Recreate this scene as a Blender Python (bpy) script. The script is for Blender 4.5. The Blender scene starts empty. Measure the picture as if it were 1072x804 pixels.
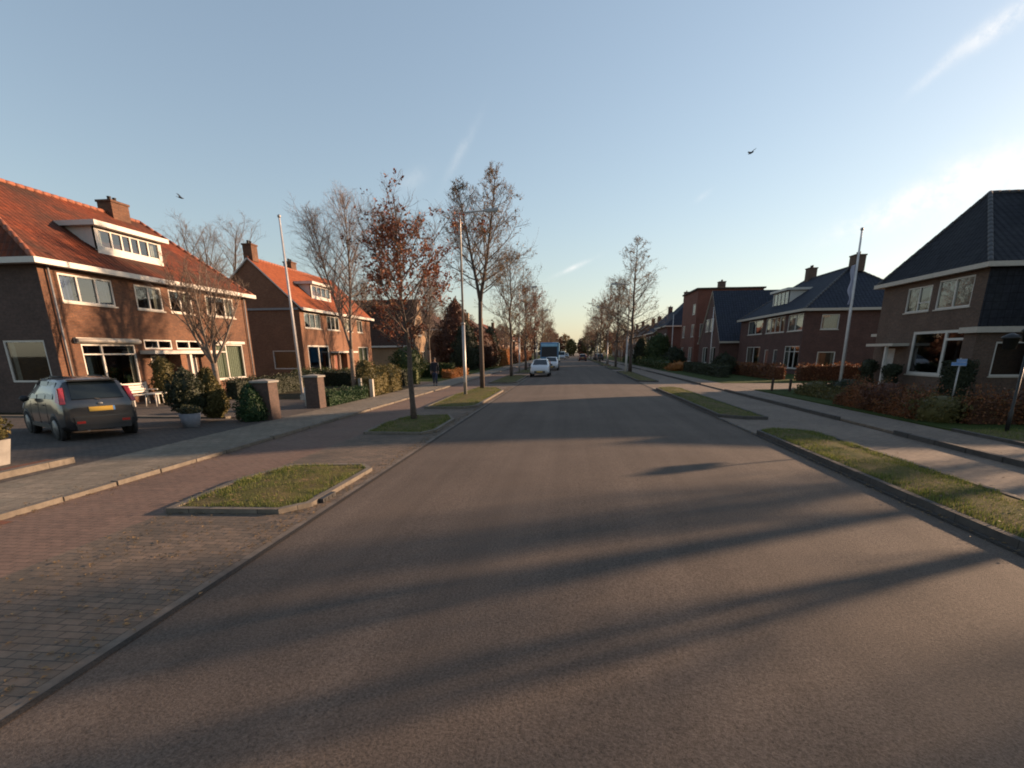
import bpy, bmesh, math, random
from mathutils import Vector, Matrix, Euler, noise as mnoise
R = math.radians
random.seed(7)
scn = bpy.context.scene
COL = scn.collection

# ------------------------------------------------------------------ materials
def new_mat(name):
    m = bpy.data.materials.new(name); m.use_nodes = True
    nt = m.node_tree; nt.nodes.clear()
    out = nt.nodes.new('ShaderNodeOutputMaterial')
    b = nt.nodes.new('ShaderNodeBsdfPrincipled')
    nt.links.new(b.outputs[0], out.inputs[0])
    return m, nt, b
def nd(nt, t, **k):
    n = nt.nodes.new(t)
    for a, v in k.items():
        if a.startswith('i_'): n.inputs[a[2:].replace('_', ' ')].default_value = v
        else: setattr(n, a, v)
    return n
def c4(c): return (c[0], c[1], c[2], 1)
def ramp(nt, stops, interp='LINEAR'):
    n = nt.nodes.new('ShaderNodeValToRGB'); n.color_ramp.interpolation = interp
    el = n.color_ramp.elements
    while len(el) > 1: el.remove(el[-1])
    el[0].position = stops[0][0]; el[0].color = c4(stops[0][1])
    for p, c in stops[1:]:
        e = el.new(p); e.color = c4(c)
    return n
def mix(nt, fac, a, b, mode='MIX'):
    n = nt.nodes.new('ShaderNodeMix'); n.data_type = 'RGBA'; n.blend_type = mode
    L = nt.links
    if isinstance(fac, (int, float)): n.inputs[0].default_value = fac
    else: L.new(fac, n.inputs[0])
    for s, v in ((6, a), (7, b)):
        if isinstance(v, tuple): n.inputs[s].default_value = c4(v)
        else: L.new(v, n.inputs[s])
    return n.outputs[2]
def noise(nt, vec, scale, detail=4, rough=.55):
    n = nd(nt, 'ShaderNodeTexNoise'); n.inputs['Scale'].default_value = scale
    n.inputs['Detail'].default_value = detail; n.inputs['Roughness'].default_value = rough
    nt.links.new(vec, n.inputs['Vector']); return n.outputs[0]
def bump(nt, b, h, strength=.4, dist=.01):
    n = nd(nt, 'ShaderNodeBump'); n.inputs['Strength'].default_value = strength
    n.inputs['Distance'].default_value = dist
    nt.links.new(h, n.inputs['Height']); nt.links.new(n.outputs[0], b.inputs['Normal'])
def plain(name, col, rough=.6, metal=0, var=.12, scale=6, spec=.5, coat=0):
    m, nt, b = new_mat(name)
    tc = nd(nt, 'ShaderNodeTexCoord')
    f = noise(nt, tc.outputs['Object'], scale, 5)
    r = ramp(nt, [(.3, tuple(max(0, x*(1-var)) for x in col)), (.7, tuple(min(1, x*(1+var)) for x in col))])
    nt.links.new(f, r.inputs[0]); nt.links.new(r.outputs[0], b.inputs['Base Color'])
    b.inputs['Roughness'].default_value = rough; b.inputs['Metallic'].default_value = metal
    b.inputs['Specular IOR Level'].default_value = spec
    if coat: b.inputs['Coat Weight'].default_value = coat; b.inputs['Coat Roughness'].default_value = .08
    return m
def brick_mat(name, c1, c2, mortar, bw=.21, bh=.0625, ms=.010, offset=.5, var=.35, rough=.85, big=.5, bmp=.5, swap=False, dirt=None):
    m, nt, b = new_mat(name); L = nt.links
    uv = nd(nt, 'ShaderNodeUVMap', uv_map='UVMap')
    v = uv.outputs[0]
    if swap:
        mp = nd(nt, 'ShaderNodeMapping'); mp.inputs['Rotation'].default_value = (0, 0, R(swap)); L.new(v, mp.inputs[0]); v = mp.outputs[0]
    t = nd(nt, 'ShaderNodeTexBrick'); t.offset = offset; t.squash = 1
    t.inputs['Scale'].default_value = 1; t.inputs['Brick Width'].default_value = bw; t.inputs['Row Height'].default_value = bh
    t.inputs['Mortar Size'].default_value = ms; t.inputs['Mortar Smooth'].default_value = .3; t.inputs['Bias'].default_value = 0
    t.inputs['Color1'].default_value = c4(c1); t.inputs['Color2'].default_value = c4(c2); t.inputs['Mortar'].default_value = c4(mortar)
    L.new(v, t.inputs['Vector'])
    f = noise(nt, v, big, 6, .6)
    r = ramp(nt, [(.25, (1-var,)*3), (.75, (1+var*.6,)*3)]); L.new(f, r.inputs[0])
    col = mix(nt, 1.0, t.outputs['Color'], r.outputs[0], 'MULTIPLY')
    f2 = noise(nt, v, 9, 4); r2 = ramp(nt, [(.3, (.8,)*3), (.7, (1.15,)*3)]); L.new(f2, r2.inputs[0])
    col = mix(nt, 1.0, col, r2.outputs[0], 'MULTIPLY')
    if dirt:
        f3 = noise(nt, v, dirt[1], 7, .65); r3 = ramp(nt, [(dirt[2], (0, 0, 0)), (dirt[3], (1, 1, 1))]); L.new(f3, r3.inputs[0])
        col = mix(nt, r3.outputs[0], col, dirt[0])
    L.new(col, b.inputs['Base Color']); b.inputs['Roughness'].default_value = rough
    b.inputs['Specular IOR Level'].default_value = .3
    mth = nd(nt, 'ShaderNodeMath', operation='SUBTRACT'); mth.inputs[0].default_value = 1; L.new(t.outputs['Fac'], mth.inputs[1])
    ad = nd(nt, 'ShaderNodeMath', operation='ADD'); L.new(mth.outputs[0], ad.inputs[0]); L.new(f2, ad.inputs[1])
    bump(nt, b, ad.outputs[0], bmp, .008)
    return m
def tile_mat(name, c1, c2, gap, dirt, dlo=.45, dhi=.7, w=.26, h=.34, rough=.85, dscale=.35, spec=.2):
    m, nt, b = new_mat(name); L = nt.links
    uv = nd(nt, 'ShaderNodeUVMap', uv_map='UVMap'); v = uv.outputs[0]
    t = nd(nt, 'ShaderNodeTexBrick'); t.offset = 0; t.squash = 1
    for k, x in (('Scale', 1), ('Brick Width', w), ('Row Height', h), ('Mortar Size', .014), ('Mortar Smooth', .6), ('Bias', -.1)): t.inputs[k].default_value = x
    t.inputs['Color1'].default_value = c4(c1); t.inputs['Color2'].default_value = c4(c2); t.inputs['Mortar'].default_value = c4(gap)
    L.new(v, t.inputs['Vector'])
    f = noise(nt, v, dscale, 8, .65); r = ramp(nt, [(dlo, (0, 0, 0)), (dhi, (1, 1, 1))]); L.new(f, r.inputs[0])
    f2 = noise(nt, v, 5, 5, .6); r2 = ramp(nt, [(.3, (.7,)*3), (.7, (1.25,)*3)]); L.new(f2, r2.inputs[0])
    col = mix(nt, r.outputs[0], t.outputs['Color'], dirt)
    col = mix(nt, 1.0, col, r2.outputs[0], 'MULTIPLY')
    L.new(col, b.inputs['Base Color']); b.inputs['Roughness'].default_value = rough; b.inputs['Specular IOR Level'].default_value = spec
    sx = nd(nt, 'ShaderNodeSeparateXYZ'); L.new(v, sx.inputs[0])
    a = nd(nt, 'ShaderNodeMath', operation='MULTIPLY'); a.inputs[1].default_value = 2*math.pi/w; L.new(sx.outputs[0], a.inputs[0])
    s = nd(nt, 'ShaderNodeMath', operation='SINE'); L.new(a.outputs[0], s.inputs[0])
    d = nd(nt, 'ShaderNodeMath', operation='DIVIDE'); d.inputs[1].default_value = h; L.new(sx.outputs[1], d.inputs[0])
    fr = nd(nt, 'ShaderNodeMath', operation='FRACT'); L.new(d.outputs[0], fr.inputs[0])
    ml = nd(nt, 'ShaderNodeMath', operation='MULTIPLY'); ml.inputs[1].default_value = -2.2; L.new(fr.outputs[0], ml.inputs[0])
    ad = nd(nt, 'ShaderNodeMath', operation='ADD'); L.new(s.outputs[0], ad.inputs[0]); L.new(ml.outputs[0], ad.inputs[1])
    bump(nt, b, ad.outputs[0], .35, .022)
    return m
def asphalt(name, lo, hi, base=1.0):
    m, nt, b = new_mat(name); L = nt.links
    tc = nd(nt, 'ShaderNodeTexCoord'); v = tc.outputs['Object']
    f = noise(nt, v, 48, 4, .8); r = ramp(nt, [(.32, lo), (.5, tuple((p+q)/2*.95 for p, q in zip(lo, hi))), (.72, hi)]); L.new(f, r.inputs[0])
    f2 = noise(nt, v, .35, 6, .6); r2 = ramp(nt, [(.3, (.82,)*3), (.7, (1.14,)*3)]); L.new(f2, r2.inputs[0])
    mp = nd(nt, 'ShaderNodeMapping'); mp.inputs['Scale'].default_value = (1.3, .03, 1); L.new(v, mp.inputs[0])
    f3 = noise(nt, mp.outputs[0], 1.2, 5, .6); r3 = ramp(nt, [(.3, (.80,)*3), (.7, (1.16,)*3)]); L.new(f3, r3.inputs[0])
    col = mix(nt, 1., r.outputs[0], r2.outputs[0], 'MULTIPLY'); col = mix(nt, 1., col, r3.outputs[0], 'MULTIPLY')
    vo = nd(nt, 'ShaderNodeTexVoronoi', feature='DISTANCE_TO_EDGE'); vo.inputs['Scale'].default_value = .22
    wv = nd(nt, 'ShaderNodeVectorMath', operation='ADD'); nz = nd(nt, 'ShaderNodeTexNoise'); nz.inputs['Scale'].default_value = 1.1; nz.inputs['Detail'].default_value = 6
    L.new(v, nz.inputs['Vector']); L.new(v, wv.inputs[0]); L.new(nz.outputs['Color'], wv.inputs[1]); L.new(wv.outputs[0], vo.inputs['Vector'])
    r4 = ramp(nt, [(0, (.5,)*3), (.0035, (1,)*3)]); L.new(vo.outputs['Distance'], r4.inputs[0])
    L.new(col, b.inputs['Base Color']); b.inputs['Roughness'].default_value = .9; b.inputs['Specular IOR Level'].default_value = .25
    bump(nt, b, f, .6, .008)
    return m
def leaf_mat(name, stops, rough=.6, trans=.25, interp='LINEAR'):
    m, nt, b = new_mat(name); L = nt.links
    g = nd(nt, 'ShaderNodeNewGeometry'); r = ramp(nt, stops, interp); L.new(g.outputs['Random Per Island'], r.inputs[0])
    L.new(r.outputs[0], b.inputs['Base Color']); b.inputs['Roughness'].default_value = rough; b.inputs['Specular IOR Level'].default_value = .3
    if trans:
        t = nd(nt, 'ShaderNodeBsdfTranslucent'); L.new(r.outputs[0], t.inputs[0])
        ms = nd(nt, 'ShaderNodeMixShader'); ms.inputs[0].default_value = trans
        out = [n for n in nt.nodes if n.type == 'OUTPUT_MATERIAL'][0]
        L.new(b.outputs[0], ms.inputs[1]); L.new(t.outputs[0], ms.inputs[2]); L.new(ms.outputs[0], out.inputs[0])
    return m
def ground_mat(name, stops, s1=1.2, s2=30, bm=.5):
    m, nt, b = new_mat(name); L = nt.links
    tc = nd(nt, 'ShaderNodeTexCoord'); v = tc.outputs['Object']
    f = noise(nt, v, s1, 8, .7); r = ramp(nt, stops); L.new(f, r.inputs[0])
    f2 = noise(nt, v, s2, 4, .7); r2 = ramp(nt, [(.3, (.6,)*3), (.7, (1.35,)*3)]); L.new(f2, r2.inputs[0])
    L.new(mix(nt, 1., r.outputs[0], r2.outputs[0], 'MULTIPLY'), b.inputs['Base Color']); b.inputs['Roughness'].default_value = .95
    b.inputs['Specular IOR Level'].default_value = .1
    bump(nt, b, f2, .9, .03)
    return m
def glass_mat(name='glass', tint=(.75, .8, .8)):
    m, nt, b = new_mat(name); L = nt.links; nt.nodes.remove(b)
    out = [n for n in nt.nodes if n.type == 'OUTPUT_MATERIAL'][0]
    tr = nd(nt, 'ShaderNodeBsdfTransparent'); tr.inputs[0].default_value = c4(tint)
    gl = nd(nt, 'ShaderNodeBsdfGlossy'); gl.inputs['Roughness'].default_value = .02; gl.inputs[0].default_value = (.95, .97, 1, 1)
    fr = nd(nt, 'ShaderNodeFresnel'); fr.inputs[0].default_value = 1.6
    ad = nd(nt, 'ShaderNodeMath', operation='MULTIPLY_ADD'); ad.inputs[1].default_value = 1.3; ad.inputs[2].default_value = .05; L.new(fr.outputs[0], ad.inputs[0])
    ms = nd(nt, 'ShaderNodeMixShader'); L.new(ad.outputs[0], ms.inputs[0]); L.new(tr.outputs[0], ms.inputs[1]); L.new(gl.outputs[0], ms.inputs[2])
    L.new(ms.outputs[0], out.inputs[0]); return m

M = {}
M['road'] = asphalt('asphalt_road', (.072, .054, .043), (.265, .208, .168))
M['drive'] = brick_mat('driveway_paving', (.16, .13, .11), (.11, .095, .085), (.05, .045, .04), .2, .1, .008, .5, .3, big=.4)
M['cycle'] = brick_mat('red_path_brick', (.29, .185, .14), (.235, .155, .12), (.13, .095, .075), .2, .1, .007, .5, .3, big=.5, swap=0, dirt=((.17, .13, .10), .5, .5, .8))
M['bay'] = brick_mat('bay_brick', (.28, .205, .15), (.19, .15, .115), (.085, .07, .06), .2, .1, .006, .5, .35, big=.7, swap=0, dirt=((.10, .09, .075), .8, .45, .8))
M['slab'] = brick_mat('pavement_slabs', (.35, .29, .22), (.27, .235, .18), (.10, .085, .065), .3, .3, .007, .5, .25, big=.5, dirt=((.17, .145, .11), 1.2, .45, .8))
M['klinker'] = brick_mat('clinker_path', (.33, .25, .185), (.25, .195, .155), (.11, .09, .075), .2, .1, .006, .5, .3, big=.5, swap=0)
M['kerb'] = brick_mat('kerb_concrete', (.27, .23, .185), (.21, .18, .145), (.08, .07, .06), 1.0, 5, .008, 0, .3, big=2, dirt=((.14, .12, .10), 3, .5, .75))
M['kerbdark'] = brick_mat('kerb_shaded', (.13, .115, .105), (.10, .09, .082), (.04, .04, .035), 1.0, 5, .008, 0, .3, big=2)  # darker concrete: shadow on the right-hand kerb faces is put into its colour
M['seam'] = asphalt('grimy_road_edge', (.03, .025, .02), (.10, .08, .065))
M['gutterc'] = brick_mat('gutter_concrete', (.30, .245, .195), (.25, .205, .165), (.08, .07, .06), 1.0, 5, .008, 0, .3, big=2, dirt=((.12, .10, .085), 2.2, .4, .7))
M['kerbred'] = brick_mat('edging_brick', (.26, .10, .06), (.2, .09, .06), (.10, .07, .05), .1, .21, .008, 0, .3, big=2)
M['ground'] = ground_mat('garden_ground', [(.3, (.045, .05, .022)), (.5, (.07, .06, .035)), (.7, (.10, .085, .055))])
M['verge'] = ground_mat('verge_soil', [(.32, (.055, .07, .02)), (.5, (.10, .09, .035)), (.62, (.13, .10, .055)), (.75, (.10, .07, .045))], 1.5, 40)
M['lawn'] = ground_mat('lawn', [(.3, (.045, .075, .018)), (.6, (.075, .10, .025)), (.8, (.12, .12, .045))], .9, 45)
M['grass'] = leaf_mat('grass_blades', [(0, (.06, .09, .02)), (.5, (.12, .15, .035)), (.85, (.20, .20, .055)), (1, (.26, .22, .10))], .7, .3)
M['bark'] = plain('bark', (.085, .062, .048), .9, var=.4, scale=14)
M['bark_pale'] = plain('pale_bark', (.20, .15, .115), .85, var=.35, scale=8)
M['twig_pale'] = plain('pale_twigs', (.22, .165, .14), .85, var=.2, scale=3)
M['twig_brown'] = plain('brown_twigs', (.13, .09, .065), .85, var=.25, scale=3)
M['leaf_rust'] = leaf_mat('rusty_leaves', [(0, (.08, .026, .018)), (.5, (.17, .050, .026)), (.85, (.26, .085, .038)), (1, (.30, .15, .06))])
M['leaf_dry'] = leaf_mat('dry_leaves', [(0, (.12, .085, .045)), (.5, (.20, .13, .065)), (1, (.28, .19, .09))])
M['leaf_green'] = leaf_mat('hedge_leaves', [(0, (.022, .04, .013)), (.6, (.045, .07, .02)), (1, (.09, .10, .03))])
M['leaf_olive'] = leaf_mat('olive_leaves', [(0, (.05, .05, .016)), (.6, (.10, .085, .025)), (1, (.16, .12, .04))])
M['leaf_conifer'] = leaf_mat('conifer_needles', [(0, (.012, .035, .016)), (.6, (.025, .06, .022)), (1, (.05, .09, .03))])
M['leaf_dark'] = leaf_mat('dark_needles', [(0, (.016, .022, .012)), (.6, (.034, .042, .022)), (1, (.065, .07, .032))])
M['leaf_beech'] = leaf_mat('beech_leaves', [(0, (.06, .028, .016)), (.45, (.14, .055, .025)), (.8, (.24, .09, .035)), (1, (.10, .08, .03))])
M['leaf_orange'] = leaf_mat('orange_leaves', [(0, (.20, .07, .02)), (.6, (.34, .14, .035)), (1, (.42, .20, .06))])
M['leaf_maroon'] = leaf_mat('maroon_leaves', [(0, (.045, .02, .014)), (.6, (.09, .035, .02)), (1, (.14, .06, .03))])
M['brick_brown'] = brick_mat('brown_brick', (.27, .115, .058), (.18, .075, .042), (.15, .11, .08), var=.35, big=.9, dirt=((.13, .065, .045), 1.4, .5, .8))
M['brick_orange'] = brick_mat('orange_brick', (.36, .15, .075), (.28, .115, .06), (.24, .17, .12), var=.25, big=.9)
M['brick_red'] = brick_mat('red_brick', (.36, .12, .075), (.28, .095, .06), (.14, .09, .075), var=.25, big=.9)
M['brick_dark'] = brick_mat('dark_brick', (.17, .10, .07), (.13, .08, .06), (.13, .11, .09), var=.25, big=.9)
M['brick_shade'] = brick_mat('shaded_brown_brick', (.13, .08, .065), (.10, .065, .055), (.10, .08, .07), var=.25, big=.9)  # darker brick: shade of the side wall and gateposts put into the colour
M['brick_maroon'] = brick_mat('maroon_brick', (.15, .065, .05), (.11, .05, .04), (.11, .08, .07), var=.25, big=.9)
M['brick_yellow'] = brick_mat('yellow_brick', (.48, .30, .17), (.42, .26, .15), (.36, .27, .18), var=.15, big=.9)
M['plaster'] = plain('cream_plaster', (.5, .4, .3), .9, var=.08, scale=2)
M['tile_orange'] = tile_mat('orange_tiles', (.31, .070, .026), (.19, .045, .020), (.06, .02, .012), (.085, .040, .026), .38, .62)
M['tile_bright'] = tile_mat('bright_orange_tiles', (.40, .105, .035), (.31, .08, .03), (.14, .04, .018), (.22, .06, .025), .55, .85)
M['tile_black'] = tile_mat('slate_black_tiles', (.030, .032, .040), (.022, .024, .030), (.008, .008, .010), (.040, .042, .045), .5, .8, rough=.85, spec=.15, w=.3, h=.34)
M['tile_blue'] = tile_mat('blue_black_tiles', (.040, .046, .065), (.032, .038, .052), (.010, .010, .014), (.045, .05, .06), .5, .8, rough=.85, spec=.15, w=.3)
M['tile_brown'] = tile_mat('brown_tiles', (.11, .055, .038), (.085, .042, .03), (.03, .016, .012), (.07, .05, .035), .45, .75)
M['ridge_grey'] = plain('ridge_tiles', (.075, .075, .08), .7)
M['ridge_orange'] = plain('orange_ridge_tiles', (.36, .11, .05), .7, var=.3)
M['white'] = plain('white_paint', (.66, .62, .56), .45, var=.05)
M['offwhite'] = plain('cream_paint', (.55, .49, .41), .5, var=.08)
M['greyboard'] = plain('grey_board', (.32, .32, .32), .6)
M['zinc'] = plain('zinc_roof', (.20, .205, .21), .5, .3)
M['glass'] = glass_mat()
M['curtain'] = plain('pale_curtain', (.55, .52, .45), .9, var=.15, scale=9)
M['curtain_blue'] = plain('blue_curtain', (.05, .09, .25), .9, var=.3, scale=9)
M['curtain_green'] = plain('green_blind', (.42, .46, .36), .9, var=.15, scale=12)
M['darkin'] = plain('dark_room', (.025, .022, .02), .95, var=.5, scale=2)
M['door_dark'] = plain('dark_blue_door', (.02, .022, .035), .4)
M['door_red'] = plain('red_brown_door', (.30, .09, .05), .45)
M['door_white'] = plain('white_door', (.5, .48, .45), .45)
M['steel'] = plain('galvanised_steel', (.42, .40, .38), .45, .4)
M['polewhite'] = plain('white_pole_paint', (.68, .64, .62), .4)
M['black'] = plain('black_paint', (.015, .015, .016), .5)
M['rubber'] = plain('rubber', (.018, .018, .018), .9)
M['alloy'] = plain('alloy_rim', (.25, .25, .25), .45, .6)
M['car_grey'] = plain('grey_metallic_paint', (.075, .075, .08), .3, .55, var=.03, coat=1)
M['car_white'] = plain('white_car_paint', (.62, .64, .66), .3, var=.02, coat=1)
M['car_red'] = plain('dark_red_car_paint', (.12, .015, .015), .3, var=.02, coat=1)
M['car_blue'] = plain('blue_van_paint', (.05, .24, .46), .35, var=.03, coat=.6)
M['car_silver'] = plain('silver_car_paint', (.32, .33, .34), .3, .5, var=.02, coat=1)
M['car_black'] = plain('black_car_paint', (.02, .02, .024), .3, var=.02, coat=1)
M['carglass'] = plain('car_glass', (.012, .018, .022), .06, var=.02, spec=.45)
M['redlens'] = plain('red_lens', (.34, .015, .012), .15, var=.05, coat=1)
M['clearlens'] = plain('clear_lens', (.65, .65, .62), .15, coat=1)
M['yellow'] = plain('yellow_plate', (.5, .31, .05), .4, var=.03)
M['plastic'] = plain('dark_plastic', (.03, .03, .032), .6)
M['concrete'] = plain('concrete', (.36, .34, .31), .85, var=.2)
M['terra'] = plain('grey_planter', (.26, .27, .31), .8, var=.2)
M['wood'] = plain('dark_wood', (.06, .035, .022), .8, var=.3)
M['bluesign'] = plain('blue_sign_enamel', (.10, .24, .50), .35, var=.03)
M['skin'] = plain('skin', (.42, .24, .17), .6, var=.05)
M['hair'] = plain('dark_hair', (.02, .013, .01), .7)
M['coat'] = plain('navy_coat', (.018, .02, .035), .85)
M['jeans'] = plain('blue_jeans', (.045, .06, .11), .9)
M['feather'] = plain('black_feathers', (.015, .015, .018), .7)
M['flagcloth'] = plain('white_blue_pennant', (.62, .62, .78), .8, var=.15, scale=2)
M['lampglass'] = plain('lamp_lens', (.35, .35, .33), .25)

G_ = .62
for k_, m_ in M.items():
    if 'glass' in k_ or k_ in ('redlens', 'clearlens', 'yellow', 'bluesign'): continue
    f_ = .78 if k_ in ('white', 'offwhite', 'curtain', 'polewhite', 'car_white', 'door_white', 'steel') else (1.0 if k_ in ('grass', 'verge') else .95 if k_.startswith(('leaf', 'twig', 'bark')) else .82 if k_ in ('brick_dark', 'brick_maroon', 'brick_shade', 'tile_black', 'tile_blue') else G_)
    for n_ in m_.node_tree.nodes:
        if n_.type == 'VALTORGB':
            if all(abs(e.color[0]-e.color[1]) < 1e-4 and abs(e.color[1]-e.color[2]) < 1e-4 for e in n_.color_ramp.elements) and k_ not in ('zinc', 'greyboard', 'alloy', 'rubber', 'black'): continue
            for e in n_.color_ramp.elements: e.color = [c*f_ for c in e.color[:3]]+[1]
        elif n_.type == 'TEX_BRICK':
            for q in ('Color1', 'Color2', 'Mortar'): n_.inputs[q].default_value = [c*f_ for c in n_.inputs[q].default_value[:3]]+[1]
        elif n_.type == 'MIX' and not n_.inputs[7].is_linked: n_.inputs[7].default_value = [c*f_ for c in n_.inputs[7].default_value[:3]]+[1]

# ------------------------------------------------------------------ mesh builder
class MB:
    def __init__(s): s.v = []; s.f = []; s.m = []; s.sm = []
    def add(s, pts, faces, mi=0, smooth=False):
        o = len(s.v); s.v.extend([tuple(p) for p in pts])
        for f in faces: s.f.append([o+i for i in f]); s.m.append(mi); s.sm.append(smooth)
    def quad(s, a, b, c, d, mi=0): s.add((a, b, c, d), ((0, 1, 2, 3),), mi)
    def poly(s, pts, mi=0): s.add(pts, (tuple(range(len(pts))),), mi)
    def box(s, x0, x1, y0, y1, z0, z1, mi=0, T=None):
        p = [(x0, y0, z0), (x1, y0, z0), (x1, y1, z0), (x0, y1, z0), (x0, y0, z1), (x1, y0, z1), (x1, y1, z1), (x0, y1, z1)]
        if T: p = [T(*q) for q in p]
        s.add(p, ((0, 3, 2, 1), (4, 5, 6, 7), (0, 1, 5, 4), (1, 2, 6, 5), (2, 3, 7, 6), (3, 0, 4, 7)), mi)
    def prism(s, poly, z0, z1, mi=0, cap0=True, inner_scale=None):
        n = len(poly); p = [(x, y, z0) for x, y in poly]+[(x, y, z1) for x, y in poly]
        fs = [(i, (i+1) % n, n+(i+1) % n, n+i) for i in range(n)]+[tuple(range(n, 2*n))]
        if cap0: fs.append(tuple(range(n-1, -1, -1)))
        s.add(p, fs, mi)
    def tube(s, pts, radii, n=8, mi=0, cap=True, smooth=True):
        pts = [Vector(p) for p in pts]; ring = []; base = len(s.v); up = None
        for i, p in enumerate(pts):
            d = (pts[min(i+1, len(pts)-1)]-pts[max(i-1, 0)])
            if d.length < 1e-9: d = Vector((0, 0, 1))
            d.normalize()
            if up is None: up = d.orthogonal().normalized()
            else:
                up = up-d*up.dot(d)
                up = up.normalized() if up.length > 1e-6 else d.orthogonal().normalized()
            w = d.cross(up); r = radii[i] if not isinstance(radii, (int, float)) else radii
            for k in range(n):
                a = 2*math.pi*k/n; q = p+(up*math.cos(a)+w*math.sin(a))*r; s.v.append((q.x, q.y, q.z))
        for i in range(len(pts)-1):
            for k in range(n):
                a = base+i*n+k; b = base+i*n+(k+1) % n; s.f.append([a, b, b+n, a+n]); s.m.append(mi); s.sm.append(smooth)
        if cap:
            s.f.append([base+k for k in range(n-1, -1, -1)]); s.m.append(mi); s.sm.append(False)
            e = base+(len(pts)-1)*n; s.f.append([e+k for k in range(n)]); s.m.append(mi); s.sm.append(False)
    def lathe(s, prof, n=16, c=(0, 0, 0), mi=0, smooth=True):
        base = len(s.v)
        for r, z in prof:
            for k in range(n):
                a = 2*math.pi*k/n; s.v.append((c[0]+r*math.cos(a), c[1]+r*math.sin(a), c[2]+z))
        for i in range(len(prof)-1):
            for k in range(n):
                a = base+i*n+k; b = base+i*n+(k+1) % n; s.f.append([a, b, b+n, a+n]); s.m.append(mi); s.sm.append(smooth)
    def sphere(s, c, r, n=12, m=8, mi=0, sc=(1, 1, 1)):
        pr = [(math.sin(math.pi*i/m)*r, -math.cos(math.pi*i/m)*r) for i in range(m+1)]
        o = len(s.v); s.lathe(pr, n, (0, 0, 0), mi)
        for i in range(o, len(s.v)): x, y, z = s.v[i]; s.v[i] = (c[0]+x*sc[0], c[1]+y*sc[1], c[2]+z*sc[2])
    def build(s, name, mats, parent=None, origin=(0, 0, 0), rot=0, local=False):
        me = bpy.data.meshes.new(name)
        ox, oy, oz = origin
        vs = s.v if local else [(x-ox, y-oy, z-oz) for x, y, z in s.v]
        me.from_pydata(vs, [], s.f)
        for m in (mats if isinstance(mats, (list, tuple)) else [mats]): me.materials.append(m)
        me.polygons.foreach_set('material_index', s.m); me.polygons.foreach_set('use_smooth', s.sm)
        if len(s.f) < 30000:
            uvl = me.uv_layers.new(name='UVMap')
            Z = Vector((0, 0, 1)); data = [0.0]*(2*len(me.loops))
            for p in me.polygons:
                n = p.normal
                if abs(n.z) > .95: u = Vector((1, 0, 0)); w = Vector((0, 1, 0))
                else: u = Z.cross(n).normalized(); w = n.cross(u)
                for li in p.loop_indices:
                    co = me.vertices[me.loops[li].vertex_index].co
                    data[2*li] = co.dot(u); data[2*li+1] = co.dot(w)
            uvl.data.foreach_set('uv', data)
        me.update()
        o = bpy.data.objects.new(name, me); COL.objects.link(o)
        if parent: o.parent = parent
        if not parent or local: o.location = origin if not parent else (0, 0, 0)
        o.rotation_euler = (0, 0, rot)
        return o
def tag(o, label, cat, group=None):
    o['label'] = label; o['category'] = cat
    if group: o['group'] = group
    return o
def thing(name, label, cat, loc=(0, 0, 0), rot=0, group=None):
    o = bpy.data.objects.new(name, None); COL.objects.link(o); o.location = loc; o.rotation_euler = (0, 0, rot)
    return tag(o, label, cat, group)
def struct(o): o['kind'] = 'structure'; return o
def copy_thing(o, loc, rot=0, label=None, scale=None, group=None):
    def cp(a, par):
        b = a.copy(); COL.objects.link(b)
        if par: b.parent = par
        for ch in a.children: cp(ch, b)
        return b
    r = cp(o, None); r.location = loc; r.rotation_euler = (0, 0, rot)
    if scale: r.scale = scale if isinstance(scale, tuple) else (scale,)*3
    if label: r['label'] = label
    if group: r['group'] = group
    return r

# ------------------------------------------------------------------ camera and light
H = 2.15
cam = bpy.data.cameras.new('camera'); co = bpy.data.objects.new('camera', cam); COL.objects.link(co)
cam.sensor_fit = 'HORIZONTAL'; cam.sensor_width = 36; cam.lens = 36*550/1072
cam.shift_x = 0; cam.shift_y = 126.74/1072
yaw, pitch, roll = R(-6.12), R(16.25), R(.5)
cy_, sy_, cp_, sp_, cr_, sr_ = math.cos(yaw), math.sin(yaw), math.cos(pitch), math.sin(pitch), math.cos(roll), math.sin(roll)
F = Vector((sy_*cp_, cy_*cp_, -sp_)); Rr = Vector((cy_, -sy_, 0)); Dn = F.cross(Rr)
R2 = Rr*cr_+Dn*sr_; D2 = Rr*-sr_+Dn*cr_
mw = Matrix((R2, -D2, -F)).transposed().to_4x4(); mw.translation = Vector((0, 0, H)); co.matrix_world = mw
cam.clip_start = .1; cam.clip_end = 4000
scn.camera = co

SUN_EL, SUN_AZ = 13.0, 61.0      # azimuth from +Y towards +X
w = bpy.data.worlds.new('World'); scn.world = w; w.use_nodes = True
nt = w.node_tree; nt.nodes.clear(); L = nt.links
out = nd(nt, 'ShaderNodeOutputWorld'); bg = nd(nt, 'ShaderNodeBackground'); sky = nd(nt, 'ShaderNodeTexSky')
sky.sky_type = 'NISHITA'; sky.sun_disc = False; sky.sun_elevation = R(SUN_EL); sky.sun_rotation = R(SUN_AZ)
sky.air_density = 1.25; sky.dust_density = .65; sky.ozone_density = 3.0; sky.altitude = 0
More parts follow.
